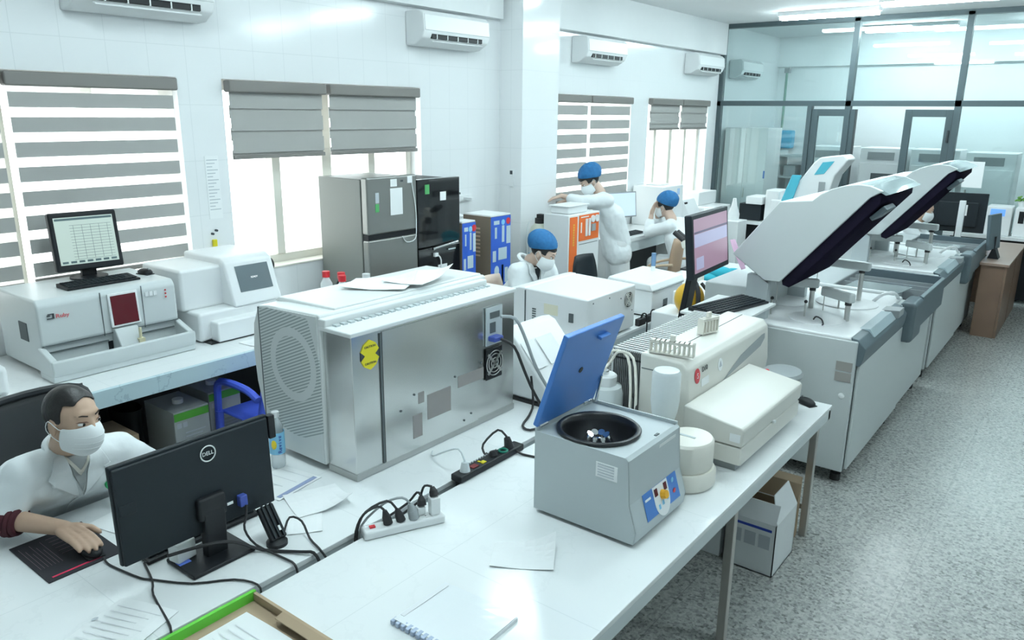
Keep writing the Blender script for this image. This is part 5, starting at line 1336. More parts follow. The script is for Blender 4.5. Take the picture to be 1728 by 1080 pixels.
# ------------------------------------------------------------------ people
def rotm(yaw, pitch=0, roll=0):
    return (Matrix.Rotation(yaw, 3, 'Z') @ Matrix.Rotation(pitch, 3, 'Y') @ Matrix.Rotation(roll, 3, 'X'))
def head_shapes(mb, c, R, s):
    def E(p, r): mb.ell(V(c) + R @ (V(p) * s), [q * s for q in r], R, 28, 20)
    E((-.012, 0, .035), (.098, .076, .088)); E((.028, 0, -.045), (.058, .053, .066)); E((.036, 0, .005), (.060, .062, .075))
    E((.052, 0, -.088), (.030, .028, .024))                                     # chin
    E((.05, .035, -.03), (.036, .026, .030)); E((.05, -.035, -.03), (.036, .026, .030))   # cheeks
    E((.068, 0, .044), (.022, .050, .026))                                      # brow
    mb.cap(V(c) + R @ (V((.09, 0, .018)) * s), V(c) + R @ (V((.108, 0, -.022)) * s), .0085 * s, .0135 * s)
    E((.096, .010, -.024), (.012, .010, .009)); E((.096, -.010, -.024), (.012, .010, .009))
    E((.088, 0, -.058), (.016, .026, .010))                                     # mouth
    for y in (-1, 1): E((-.012, y * .078, -.005), (.019, .008, .032)); E((-.004, y * .076, -.028), (.010, .007, .012))
def hand_shapes(mb, w, d, up, s=1.0, curl=.35, thumb=1, spread=.10):
    """palm at w pointing along d; up = back of the hand; thumb = +1 left of d seen from above"""
    d = V(d).normalized(); up = V(up); up = (up - d * up.dot(d)).normalized(); l = up.cross(d) * thumb
    p = V(w)
    for k in (-.028, -.010, .010, .028): mb.cap(p + d * .012 * s + l * k * .8 * s, p + d * .085 * s + l * k * s, .014 * s, .0115 * s)
    tips = []
    for i, (k, ln) in enumerate(((.030, .066), (.010, .074), (-.010, .069), (-.029, .052))):
        a = p + d * .088 * s + l * k * s; dd = (d + l * k * spread * 12).normalized(); q = a; ang = curl * .5
        for j, (f, r0, r1) in enumerate(((.45, .0098, .0092), (.30, .0092, .0086), (.25, .0086, .0074))):
            v = (dd * math.cos(ang) - up * math.sin(ang)); e = q + v * ln * f * s; mb.cap(q, e, r0 * s, r1 * s); q = e; ang += curl * .55
        tips.append((q, v))
    a = p + d * .02 * s + l * .030 * s; b = a + (d * .75 + l * .75 - up * .2).normalized() * .042 * s; e = b + (d * .95 + l * .25 - up * .25).normalized() * .034 * s
    mb.cap(p + d * .015 * s + l * .015 * s, a, .016 * s, .014 * s); mb.cap(a, b, .014 * s, .011 * s); mb.cap(b, e, .011 * s, .0088 * s)
    return tips
def head_parts(t, body, c, R, s, mask=True, eyes=True, skin=M_skin):
    c = V(c); W = lambda p: c + R @ (V(p) * s); tr = bvh(body); f = R @ V((1, 0, 0))
    if eyes:
        for y in (-1, 1):
            h = tr.ray_cast(W((.2, y * .033, .016)), -f)
            if h[0] is None: continue
            o = h[0] - f * .0075 * s
            build('eye', MB().ell(o, (.0105 * s, .0145 * s, .0075 * s), R), M_eye, t, smooth=True, auto=False)
            build('iris', MB().ell(o + f * .0088 * s + R @ V((0, .003 * s, -.001 * s)), (.004 * s, .0062 * s, .0062 * s), R), M_iris, t, smooth=True)
            drape('eyelid', tr, [W((.2, y * .033 - .019, .022)), W((.2, y * .033 - .010, .0275)), W((.2, y * .033 + .010, .0275)), W((.2, y * .033 + .019, .021)), W((.2, y * .033 + .010, .0225)), W((.2, y * .033 - .010, .0225))], -f, M_lip, t, .0035 * s, .002 * s, 2, back=0)
            drape('eyebrow', tr, [W((.2, y * .014, .040)), W((.2, y * .014, .046)), W((.2, y * .036, .052)), W((.2, y * .054, .045)), W((.2, y * .036, .046))], -f, M_brow, t, .0012, .002 * s, 2, back=0)
    if mask:
        up = lambda y: .012 - .020 * (abs(y) / .07) ** 2
        lo = lambda y: -.118 + .030 * (abs(y) / .07) ** 2
        mk = shell('face_mask', c, R, s, (.018, 0, -.046), (.108, .075, .088), lambda p: p.x > .018 and lo(p.y) < p.z < up(p.y), M_maskm, t, .0025, 0, 150, 110)
        for z in (-.03, -.052, -.074):
            f3 = []
            for k in range(13):
                yy = -.062 + .124 * k / 12; q = max(0, 1 - (yy / .075) ** 2 - ((z + .046) / .088) ** 2)
                f3.append(W((.018 + .1085 * q ** .5, yy, z)))
            build('mask_pleat', MB().tube(f3, .0012, 6, smooth=0), M_maskm, mk, smooth=True)
        for y in (-1, 1):
            build('ear_loop', MB().tube([W((.055, y * .062, -.012)), W((.02, y * .079, -.006)), W((-.02, y * .087, .018)), W((-.03, y * .086, -.02)), W((.01, y * .078, -.05)), W((.05, y * .056, -.075))], .0014, 6), M_maskm, mk, smooth=True)
def shell(name, c, R, s, ctr, rad3, keep, m, parent, th=.006, wob=0.0, u=44, v=30, seed=1):
    c = V(c); bm = bmesh.new(); bmesh.ops.create_uvsphere(bm, u_segments=u, v_segments=v, radius=1)
    rnd = random.Random(seed)
    for x in bm.verts:
        w = 1 + wob * (math.sin(11 * math.atan2(x.co.y, x.co.x) + seed) * .6 + math.sin(9 * x.co.z + 5 * x.co.x) * .4 + rnd.uniform(-.4, .4))
        x.co = V((ctr[0] + x.co.x * rad3[0] * w, ctr[1] + x.co.y * rad3[1] * w, ctr[2] + x.co.z * rad3[2] * w))
    kill = [f for f in bm.faces if not keep(f.calc_center_median())]
    bmesh.ops.delete(bm, geom=kill, context='FACES')
    for _ in range(10):
        bv = [x for x in bm.verts if x.is_boundary]; nb = {}
        for x in bv:
            q = [e.other_vert(x).co for e in x.link_edges if e.is_boundary]
            if len(q) == 2: nb[x] = x.co * .5 + (q[0] + q[1]) * .25
        for x, p in nb.items(): x.co = p
    for x in bm.verts: x.co = c + R @ (x.co * s)
    mb = MB(); mb.bm.free(); mb.bm = bm
    o = build(name, mb, m, parent, smooth=True, auto=False)
    so = o.modifiers.new('t', 'SOLIDIFY'); so.thickness = th; so.offset = -1
    return o
def short_hair(t, c, R, s, m=M_hair):
    def keep(p):
        x, y, z = p; a = abs(y)
        front = .062 - .35 * max(0, z - .085) - .25 * max(0, a - .02)      # receding hairline
        if z > .082: return x < front
        if x < -.040: return z > -.055
        if x < .002: return z > .016 or x < -.030
        return z > .010 and x < .022 and a > .05
    return shell('hair', c, R, s, (-.014, 0, .036), (.103, .081, .095), keep, m, t, .008, 0, 160, 110)
def side_hair(t, c, R, s):
    return shell('hair', c, R, s, (-.012, 0, .036), (.103, .081, .093), lambda p: (p.z > .060 and p.x < .082) or (p.x < .040 and p.z > .012 and abs(p.y) > .04) or (p.x < -.03 and p.z > -.055), M_hair, t, .007, 0, 110, 80)
def bouffant(t, c, R, s, seed=1):
    return shell('bouffant_cap', c, R, s, (-.040, 0, .058), (.112, .094, .092), lambda p: p.z > .046 + .60 * p.x, M_cap, t, .003, .020, 90, 60, seed)
def limb(mb, a, b, c, r):
    mb.cap(a, b, r[0], r[1]); mb.cap(b, c, r[1] * .98, r[2])
def lerp(a, b, t): return V(a) + (V(b) - V(a)) * t
def figure(label, base, J, hc, hR, s, skin, hands, vox=.007, coat_len='seat', cuff=.75, hand_curl=(.33, .33)):
    t = thing('person', label, 'person', base)
    j = {k: V(v) for k, v in J.items()}
    mb = MB()
    head_shapes(mb, hc, hR, s)
    nb = V(hc) + hR @ (V((-.022, 0, -.06)) * s)
    mb.cap(nb, j['neck'], .054 * s, .060 * s)
    mb.cap(j['pel'], j['chest'], .09, .09); mb.cap(j['chest'], j['neck'] - V((0, 0, .06)), .085, .05)
    for q in 'RL':
        mb.cap(j['neck'] - V((0, 0, .06)), j['sh' + q], .055, .058)
        limb(mb, j['sh' + q], j['el' + q], j['wr' + q], (.050, .040, .026))
        limb(mb, j['hip' + q], j['kn' + q], j['an' + q], (.082, .058, .040))
        d = (j['toe' + q] - j['an' + q]); mb.cap(j['an' + q] - V((0, 0, .03)), j['toe' + q], .04, .032)
        hd = hands.get(q)
        if hd: hand_shapes(mb, j['wr' + q], hd[0], hd[1], max(s, 1.04), hand_curl[0 if q == 'R' else 1], 1 if q == 'R' else -1)
    body = voxel('body', mb, skin, t, vox, 5, .45)
    # trousers and shoes
    mb = MB(); mb.cap(j['hipR'], j['hipL'], .105, .105)
    for q in 'RL': limb(mb, j['hip' + q], j['kn' + q], j['an' + q], (.10, .075, .060))
    return t, body, j
def coat(t, j, upper=(.075, .062, .05), torso=(.155, .175), cuff=.8, skirt=None, vox=.009, m=M_coat, name='lab_coat', opened=True):
    mb = MB()
    ax = (j['shL'] - j['shR']); mid = (j['shL'] + j['shR']) / 2
    for f in (-.5, -.25, 0, .25, .5):
        o = ax * f * .62
        mb.cap(j['pel'] + o * .8, j['chest'] + o, .118, .122); mb.cap(j['chest'] + o, mid + o * 1.05 - V((0, 0, .045)), .118, .082)
    for q in 'RL':
        mb.cap(j['neck'] - V((0, 0, .045)), j['sh' + q], .062, upper[0])
        w = lerp(j['el' + q], j['wr' + q], cuff)
        limb(mb, j['sh' + q], j['el' + q], w, upper)
    if skirt:
        for a, b, r0, r1 in skirt: mb.cap(a, b, r0, r1)
    return voxel(name, mb, m, t, vox, 7, .5, folds=.020)
# ---- the man at the desk
def man():
    base = (-3.0, 1.1, 0)
    J = dict(pel=(-3.17, 1.08, .52), chest=(-2.98, 1.05, .80), neck=(-2.775, 1.03, 1.01), shR=(-2.80, .895, .935), shL=(-2.82, 1.215, .905),
             elR=(-2.81, .80, .81), elL=(-2.76, 1.33, .80), wrR=(-2.615, .925, .785), wrL=(-2.50, 1.36, .785),
             hipR=(-3.14, .99, .50), hipL=(-3.14, 1.18, .50), knR=(-2.72, .95, .53), knL=(-2.72, 1.2, .53), anR=(-2.70, .95, .10), anL=(-2.70, 1.2, .10), toeR=(-2.55, .94, .04), toeL=(-2.55, 1.21, .04))
    hc = V((-2.665, 1.020, 1.135)); hR = rotm(rad(18), rad(7), rad(-3)); s = .92
    t, body, j = figure('masked man with short black hair working at the black monitor', base, J, hc, hR, s, M_skin, {'R': ((.96, .10, -.05), (0, 0, 1)), 'L': ((1, -.2, -.02), (0, 0, 1))}, .0048, hand_curl=(.34, .3))
    head_parts(t, body, hc, hR, s)
    short_hair(t, hc, hR, s)
    mt = mat('dark trousers', (.03, .033, .04), .8)
    mb = MB(); mb.cap(j['hipR'], j['hipL'], .11, .11)
    for q in 'RL': limb(mb, j['hip' + q], j['kn' + q], j['an' + q], (.10, .078, .062))
    voxel('trousers', mb, mt, t, .012, 4)
    for q in 'RL': build('shoe', MB().cap(j['an' + q] - V((.02, 0, .05)), j['toe' + q], .05, .04), M_black, t, smooth=True)
    ct = coat(t, j, (.074, .068, .058), cuff=.12, vox=.008)
    # rolled maroon cuff over the right forearm
    a, b = lerp(j['elR'], j['wrR'], .10), lerp(j['elR'], j['wrR'], .30)
    m = MB(); d = (b - a).normalized(); Q = V((0, 0, 1)).rotation_difference(d).to_matrix()
    for f, r in ((0, .054), (.35, .058), (.7, .056), (1, .050)): m.ring(lerp(a, b, f), r - .010, .012, 26, 8, Q)
    build('maroon_cuff', m, M_maroon, t, smooth=True)
    # shirt seen in the open neck, lapels, button line and pocket
    tc = bvh(ct); f = V((.90, -.25, -.42)).normalized(); rt = V((0, 1, 0)); n0 = V((-2.74, 1.03, 1.0))
    def P(y, z, x=.3): return V((-2.70 + x, 1.04 + y, .94 + z))
    drape('grey_shirt', tc, [P(-.045, .05), P(.045, .05), P(.004, -.11)], (-1, 0, 0), M_shirt, t, .004, .003, 4)
    drape('collar_edge', tc, [P(-.055, .06), P(-.040, .055), P(.004, -.02), P(.043, .055), P(.056, .06), P(.004, -.045)], (-1, 0, 0), mat('cream shirt collar', (.72, .70, .64), .8), t, .007, .003, 3)
    for sgn in (-1, 1):
        lp = drape('lapel', tc, [P(sgn * .045, .07), P(sgn * .075, .055), P(sgn * .105, -.02), P(sgn * .082, -.03), P(sgn * .088, -.05), P(sgn * .006, -.13)], (-1, 0, 0), M_coat, t, .009, .004, 4)
    build('collar', MB().ring((-2.785, 1.032, 1.0), .062, .015, 30, 8, rotm(rad(5), rad(28))), M_coat, t, smooth=True)
    drape('coat_placket', tc, [P(.0, -.13), P(.012, -.13), P(.014, -.30), P(.0, -.30)], (-1, 0, 0), M_coat, t, .006, .003, 3)
    drape('name_badge', tc, [P(.115, -.045), P(.150, -.045), P(.150, -.105), P(.115, -.105)], (-1, 0, 0), M_paper, t, .008, .002, 2)
    drape('badge_logo', tc, [P(.122, -.055), P(.143, -.055), P(.143, -.072), P(.122, -.072)], (-1, 0, 0), M_teal, t, .011, .001, 2)
    h = tc.ray_cast(V((0, 0, 2.16)), V((-2.53, 1.055, -1.235)).normalized())
    pt = (h[0] if h[0] is not None else P(.13, -.115, 0)) + V((.014, -.004, .006))
    build('badge_reel', MB().cyl(pt - V((.006, 0, 0)), pt + V((.006, 0, 0)), .019, n=24), mat('green badge reel', (.02, .42, .13), .4), t)
    build('badge_card', MB().obox(pt + V((.006, .005, -.042)), (.002, .030, .05), rotm(0)), M_clearpl, t)
man()
def office_chair():
    t = thing('office_chair', 'black mesh back office chair behind the man', 'chair', (-3.2, 1.14, 0))
    R = rotm(rad(8), rad(-10)); c = V((-3.36, 1.10, .835))
    fr = MB()
    P = lambda y, z, x=0: c + R @ V((x + .10 * (y / .27) ** 2 * .6, y, z))
    loop = [P(-.25, -.10), P(-.262, .08), P(-.235, .16), P(-.10, .185), (P(.10, .185)), P(.235, .16), P(.262, .08), P(.25, -.10), P(.15, -.17), P(-.15, -.17), P(-.25, -.10)]
    build('back_frame', fr.tube(loop, .017, 8), M_black, t, smooth=True)
    ms = MB(); nx, nz = 14, 12; g = []
    for i in range(nx + 1):
        row = []
        for k in range(nz + 1): row.append(ms.bm.verts.new(P(-.25 + .5 * i / nx, -.16 + .335 * k / nz)))
        g.append(row)
    for i in range(nx):
        for k in range(nz): ms.bm.faces.new((g[i][k], g[i + 1][k], g[i + 1][k + 1], g[i][k + 1]))
    o = build('mesh_back', ms, mat('black chair mesh', (.02, .023, .026), .7, alpha=.9), t, smooth=True); so = o.modifiers.new('t', 'SOLIDIFY'); so.thickness = .006
    build('seat', MB().box(-3.36, -2.95, .88, 1.34, .33, .385), M_black, t, bevel=.03)
    build('back_bar', MB().tube([(-3.34, 1.1, .35), (-3.42, 1.1, .45), (-3.42, 1.1, .68)], .022, 8), M_black, t, smooth=True)
    for y in (.84, 1.38): build('armrest', MB().tube([(-3.2, y, .39), (-3.22, y, .60), (-3.12, y, .62), (-2.98, y, .62)], .018, 8), M_black, t, smooth=True)
    build('column', MB().cyl((-3.14, 1.11, .08), (-3.14, 1.11, .34), .028), M_black, t, smooth=True)
    for k in range(5):
        a = 2 * PI * k / 5; e = (-3.14 + .27 * math.cos(a), 1.11 + .27 * math.sin(a))
        build('leg', MB().cyl((-3.14, 1.11, .09), (e[0], e[1], .065), .022, .015, 10), M_black, t, smooth=True)
        build('caster', MB().cyl((e[0] - .012, e[1], .028), (e[0] + .012, e[1], .028), .028, n=16), M_rubber, t)
office_chair()

# ---- seated woman looking down, beside the pillar
def seated_woman():
    base = (-3.45, 4.6, 0)
    J = dict(pel=(-3.49, 4.64, .53), chest=(-3.41, 4.61, .84), neck=(-3.34, 4.58, 1.09), shR=(-3.365, 4.44, 1.02), shL=(-3.335, 4.76, 1.02),
             elR=(-3.30, 4.37, .80), elL=(-3.24, 4.82, .80), wrR=(-3.16, 4.62, .785), wrL=(-3.06, 4.86, .785),
             hipR=(-3.50, 4.55, .505), hipL=(-3.50, 4.73, .505), knR=(-3.2, 4.5, .5), knL=(-3.2, 4.7, .5), anR=(-3.18, 4.5, .09), anL=(-3.18, 4.7, .09), toeR=(-3.05, 4.5, .04), toeL=(-3.05, 4.7, .04))
    hc = V((-3.235, 4.575, 1.165)); hR = rotm(rad(20), rad(32), rad(0)); s = .97
    t, body, j = figure('masked woman in a blue bouffant cap looking down behind the white instrument', base, J, hc, hR, s, M_skinp, {'R': ((.5, .9, -.1), (0, 0, 1)), 'L': ((.9, -.2, -.1), (0, 0, 1))}, .0065)
    head_parts(t, body, hc, hR, s)
    side_hair(t, hc, hR, s)
    bouffant(t, hc, hR, s * 1.08, 3)
    mt = mat('pale trousers', (.70, .74, .75), .8)
    mb = MB(); mb.cap(j['hipR'], j['hipL'], .11, .11)
    for q in 'RL': limb(mb, j['hip' + q], j['kn' + q], j['an' + q], (.095, .075, .058))
    voxel('trousers', mb, mt, t, .012, 4)
    for q in 'RL': build('shoe', MB().cap(j['an' + q] - V((.02, 0, .045)), j['toe' + q], .045, .036), M_white, t, smooth=True)
    ct = coat(t, j, (.075, .062, .050), cuff=.85); tc = bvh(ct)
    def P(y, z): return V((-3.0, 4.57 + y, 1.06 + z))
    drape('black_top', tc, [P(-.05, .02), P(.05, .02), P(.005, -.11)], (-1, 0, 0), M_blacks, t, .005, .003, 4)
    for sgn in (-1, 1): drape('lapel', tc, [P(sgn * .05, .05), P(sgn * .085, .04), P(sgn * .10, -.04), P(sgn * .01, -.16)], (-1, 0, 0), M_coat, t, .010, .004, 4)
    build('collar', MB().ring((-3.375, 4.56, 1.10), .062, .015, 28, 8, rotm(rad(10), rad(30))), M_coat, t, smooth=True)
seated_woman()
def shell_chair(name, label, c, rz, m, arms=False):
    t = thing(name, label, 'chair', c, rz)
    L = lambda: MB(True)
    ms = L(); g = []
    for i in range(9):
        row = []
        for k in range(9):
            y = -.20 + .40 * i / 8; z = .42 + .52 * k / 8; w = 1 - .25 * max(0, (k - 5) / 3) ** 2
            row.append(ms.bm.verts.new((-.20 - .05 * k / 8 + .05 * (y / .2) ** 2, y * w, z)))
        g.append(row)
    for i in range(8):
        for k in range(8): ms.bm.faces.new((g[i][k], g[i + 1][k], g[i + 1][k + 1], g[i][k + 1]))
    o = build('backrest', ms, m, t, smooth=True); so = o.modifiers.new('t', 'SOLIDIFY'); so.thickness = .014
    build('seat', L().box(-.21, .21, -.21, .21, .355, .385), m, t, bevel=.02)
    for x in (-.18, .18):
        for y in (-.18, .18): build('leg', L().cyl((x * 1.15, y * 1.1, 0), (x, y, .36), .012), M_steel, t, smooth=True)
    if arms:
        for y in (-.23, .23): build('armrest', L().tube([(-.22, y, .68), (-.08, y, .66), (.12, y, .60), (.22, y, .52), (.22, y, .37)], .014, 8), mat('wooden armrest', (.55, .42, .30), .4), t, smooth=True)
    return t
shell_chair('shell_chair', 'beige shell chair behind the woman looking down', (-3.48, 4.52, 0.0), rad(8), M_tanl)

# ---- standing woman leaning over the purifier
def standing_woman():
    base = (-4.05, 7.1, 0)
    J = dict(pel=(-4.06, 7.10, .86), chest=(-4.12, 7.02, 1.14), neck=(-4.19, 6.93, 1.37), shR=(-4.30, 7.03, 1.31), shL=(-4.06, 6.86, 1.30),
             elR=(-4.42, 6.88, 1.16), elL=(-4.27, 6.69, 1.29), wrR=(-4.44, 6.72, 1.29), wrL=(-4.46, 6.62, 1.34),
             hipR=(-4.12, 7.17, .84), hipL=(-4.0, 7.03, .84), knR=(-4.12, 7.19, .46), knL=(-3.98, 7.08, .46), anR=(-4.09, 7.22, .09), anL=(-3.95, 7.10, .09), toeR=(-4.2, 7.14, .03), toeL=(-4.05, 7.02, .03))
    hc = V((-4.265, 6.845, 1.485)); hR = rotm(rad(-128), rad(38)); s = 1.02
    t, body, j = figure('standing woman in white with a blue bouffant cap reaching over the purifier', base, J, hc, hR, s, M_skinp, {'R': ((-.4, -.8, -.2), (0, 0, 1)), 'L': ((-.6, -.7, -.25), (0, 0, 1))}, .0075)
    head_parts(t, body, hc, hR, s, eyes=True)
    side_hair(t, hc, hR, s)
    bouffant(t, hc, hR, s * 1.12, 8)
    mt = mat('white cotton trousers', (.78, .81, .82), .8)
    mb = MB(); mb.cap(j['hipR'], j['hipL'], .105, .105)
    for q in 'RL': limb(mb, j['hip' + q], j['kn' + q], j['an' + q], (.115, .10, .088))
    voxel('trousers', mb, mt, t, .012, 4)
    for q in 'RL': build('shoe', MB().cap(j['an' + q] - V((0, 0, .045)), j['toe' + q], .045, .034), M_white, t, smooth=True)
    sk = [(j['chest'] - V((0, 0, .1)), V((-4.11, 7.16, .74)), .115, .145), (j['chest'] - V((0, 0, .1)), V((-4.0, 7.04, .74)), .115, .145), (j['chest'] - V((0, 0, .1)), V((-4.055, 7.10, .74)), .115, .15)]
    coat(t, j, (.075, .066, .056), cuff=.5, skirt=sk, name='tunic')
standing_woman()

# ---- woman at the window desk, chin on her hands
def desk_woman():
    base = (-3.85, 8.05, 0)
    J = dict(pel=(-3.71, 8.05, .535), chest=(-3.80, 8.05, .80), neck=(-3.90, 8.04, 1.01), shR=(-3.86, 8.21, .945), shL=(-3.84, 7.87, .945),
             elR=(-4.10, 8.17, .86), elL=(-4.10, 7.88, .86), wrR=(-4.10, 8.06, 1.06), wrL=(-4.10, 7.93, 1.055),
             hipR=(-3.69, 8.14, .505), hipL=(-3.69, 7.96, .505), knR=(-4.06, 8.14, .5), knL=(-4.06, 7.96, .5), anR=(-4.06, 8.14, .09), anL=(-4.06, 7.96, .09), toeR=(-4.17, 8.14, .04), toeL=(-4.17, 7.96, .04))
    hc = V((-3.985, 8.03, 1.145)); hR = rotm(rad(178), rad(14)); s = 1.02
    t, body, j = figure('woman in a blue cap at the window desk resting her face on her hands', base, J, hc, hR, s, M_skinp, {'R': ((.25, -.1, 1), (-1, 0, .2)), 'L': ((.25, .1, 1), (-1, 0, .2))}, .0075)
    head_parts(t, body, hc, hR, s)
    side_hair(t, hc, hR, s)
    bouffant(t, hc, hR, s * 1.12, 5)
    mb = MB(); mb.cap(j['hipR'], j['hipL'], .105, .105)
    for q in 'RL': limb(mb, j['hip' + q], j['kn' + q], j['an' + q], (.095, .075, .058))
    voxel('trousers', mb, mat('white cotton trousers', (.78, .81, .82), .8), t, .012, 4)
    for q in 'RL': build('shoe', MB().cap(j['an' + q] - V((0, 0, .045)), j['toe' + q], .045, .034), M_white, t, smooth=True)
    coat(t, j, (.078, .064, .05), cuff=.55)
desk_woman()
shell_chair('shell_chair', 'brown shell chair with pale arms drawn up to the table', (-3.64, 7.28, 0), rad(188), M_tan, True)
shell_chair('shell_chair', 'beige shell chair under the woman at the window desk', (-3.66, 8.05, 0), rad(180), M_tanl)

# ---- person half hidden behind the far raised lid
def far_person():
    base = (-1.68, 9.62, 0)
    J = dict(pel=(-1.75, 9.62, .53), chest=(-1.72, 9.62, .84), neck=(-1.66, 9.63, 1.035), shR=(-1.70, 9.46, .97), shL=(-1.70, 9.79, .97),
             elR=(-1.62, 9.46, .86), elL=(-1.60, 9.80, .84), wrR=(-1.42, 9.56, .82), wrL=(-1.42, 9.74, .82),
             hipR=(-1.77, 9.53, .505), hipL=(-1.77, 9.71, .505), knR=(-1.42, 9.54, .5), knL=(-1.42, 9.7, .5), anR=(-1.40, 9.54, .09), anL=(-1.40, 9.7, .09), toeR=(-1.27, 9.54, .04), toeL=(-1.27, 9.7, .04))
    hc = V((-1.615, 9.64, 1.15)); hR = rotm(rad(15), rad(18)); s = 1.0
    t, body, j = figure('person in a white coat half hidden behind the far raised lid', base, J, hc, hR, s, M_skin, {'R': ((1, .1, -.1), (0, 0, 1)), 'L': ((1, -.1, -.1), (0, 0, 1))}, .009)
    head_parts(t, body, hc, hR, s)
    short_hair(t, hc, hR, s)
    mb = MB(); mb.cap(j['hipR'], j['hipL'], .105, .105)
    for q in 'RL': limb(mb, j['hip' + q], j['kn' + q], j['an' + q], (.095, .075, .058))
    voxel('trousers', mb, mat('dark trousers', (.03, .033, .04), .8), t, .012, 4)
    for q in 'RL': build('shoe', MB().cap(j['an' + q] - V((0, 0, .045)), j['toe' + q], .045, .034), M_black, t, smooth=True)
    coat(t, j, (.075, .064, .05), cuff=.9, vox=.011)
far_person()
shell_chair('shell_chair', 'dark chair under the person behind the far raised lid', (-1.76, 9.62, 0), 0, M_blacks)
shell_chair('shell_chair', 'black chair at the edge of the table behind the round fan', (-3.42, 5.75, 0), 0, M_blacks)
# ------------------------------------------------------------------ along the window wall, far half
def purifier():
    t = thing('water_purifier', 'white water purifier cabinet with orange panels beside the resin tank', 'water purifier', (-4.14, 6.35, 0))
    x0, x1, y0, y1, zt = -4.29, -4.0, 6.07, 6.63, 1.225
    build('cabinet', MB().box(x0, x1, y0, y1, .05, zt), M_white, t, bevel=.006)
    build('orange_strip', MB().box(x1 - .001, x1 + .004, 6.09, 6.22, .08, zt - .02), M_orange, t)
    build('gauge_panel', MB().box(x1 - .001, x1 + .004, 6.25, 6.61, .96, zt - .015), M_orange, t)
    xf = x1 + .004
    for y, r in ((6.49, .035), (6.565, .035)): build('gauge', MB().cyl((xf, y, 1.16), (xf + .012, y, 1.16), r, n=24), M_white, t)
    for y in (6.36, 6.415): build('flow_tube', MB().box(xf, xf + .012, y, y + .03, 1.0, 1.17), M_white, t, bevel=.002)
    build('meter', MB().box(xf, xf + .010, 6.47, 6.54, 1.04, 1.11), M_midgrey, t)
    build('printing', MB().box(xf, xf + .001, 6.28, 6.30, 1.04, 1.14).box(xf, xf + .001, 6.28, 6.42, 1.185, 1.195), M_paper, t)
    m = MB()
    for k in range(9): m.box(x1 + .004, x1 + .005, 6.145, 6.17, 1.12 - k * .024, 1.137 - k * .024)
    build('strip_lettering', m, mat('gold lettering', (.75, .45, .06), .5), t)
    build('door_seam', MB().box(x1 - .001, x1 + .002, 6.26, 6.60, .925, .93), M_seam, t)
    em = build('round_emblem', MB().ring((x1 + .002, 6.44, .66), .10, .012, 36, 6, Matrix.Rotation(rad(90), 3, 'Y')), mat('blue emblem', (.05, .22, .55), .5), t)
    build('emblem_drop', MB().ell((x1, 6.44, .65), (.003, .05, .075)), mat('pale blue emblem', (.55, .72, .80), .5), em)
purifier()
t = thing('white_tub', 'white tub on the purifier top under the standing woman arm', 'tub', (-4.15, 6.3, 1.225))
build('tub', MB().box(-4.26, -4.05, 6.14, 6.48, 1.226, 1.30), M_white, t, bevel=.012)
build('tray_lid', MB().box(-4.27, -4.04, 6.12, 6.50, 1.295, 1.305), M_white, t, bevel=.003)
t = thing('resin_tank', 'cream resin tank with a black head between pillar and purifier', 'tank', (-4.40, 6.16, 0))
c = (-4.405, 6.17, 0)
build('tank', MB().lathe([(.095, 0), (.105, .03), (.105, 1.0), (.09, 1.07), (.05, 1.11)], c, 32), mat('cream resin tank', (.66, .68, .58), .45), t, smooth=True)
build('head', MB().cyl((c[0], c[1], 1.10), (c[0], c[1], 1.16), .05).box(c[0] - .02, c[0] + .07, c[1] - .03, c[1] + .03, 1.15, 1.20), M_rubber, t, smooth=True)
build('label', MB().lathe([(.1065, .76), (.1068, .77), (.1068, .98), (.1065, .99)], c, 32, open=True), M_paper, t, smooth=True)
build('label_band', MB().lathe([(.1072, .76), (.1076, .765), (.1076, .815), (.1072, .82)], c, 32, open=True), M_lblue, t, smooth=True); build('label_band', MB().lathe([(.1072, .96), (.1076, .965), (.1076, .985), (.1072, .99)], c, 32, open=True), M_lblue, t, smooth=True)
build('hose', MB().tube([(c[0] - .04, c[1] - .03, 1.17), (c[0] - .05, c[1] - .13, 1.1), (c[0] - .045, c[1] - .14, .8), (c[0] - .05, c[1] - .135, .3)], .008, 6), M_milky, t, smooth=True)
t = thing('computer_monitor', 'thin monitor with a pale blue screen on the window desk behind the standing woman', 'monitor', (-4.58, 8.03, TB))
R = rotm(rad(-20), rad(-6)); c = V((-4.56, 8.03, 1.12))
build('base', MB().lathe([(.09, TB), (.09, TB + .01), (.02, TB + .016)], (-4.58, 8.03, 0)), M_black, t, smooth=True)
build('neck', MB().box(-4.60, -4.58, 8.0, 8.06, TB + .01, 1.1), M_black, t)
build('casing', MB().obox(c, (.025, .46, .30), R), M_midgrey, t, bevel=.004)
build('screen', MB().obox(c + R @ V((.0132, 0, 0)), (.001, .43, .27), R), M_bluescr, t)
keyboard('keyboard', 'black keyboard on the window desk under the pale blue screen', .42, .13, (-4.36, 7.95, TB + .0005), rad(90))
mouse('black mouse on the window desk near the resting woman', (-4.33, 8.35, TB + .0005), rad(180))
t = thing('white_cabinet', 'tall white cabinet instrument on the window desk behind the resting woman', 'cabinet', (-4.6, 9.0, TB))
build('body', MB().box(-4.79, -4.36, 8.72, 9.28, TB, 1.29), M_white, t, bevel=.01)
build('blue_label', MB().box(-4.359, -4.357, 9.10, 9.17, 1.17, 1.25), mat('pale blue label', (.45, .62, .85), .5), t)
build('top_slot', MB().box(-4.7, -4.5, 8.9, 9.15, 1.29, 1.295), M_grey, t)
t = thing('printer', 'white printer with a black slot on the window desk', 'printer', (-4.5, 9.5, TB))
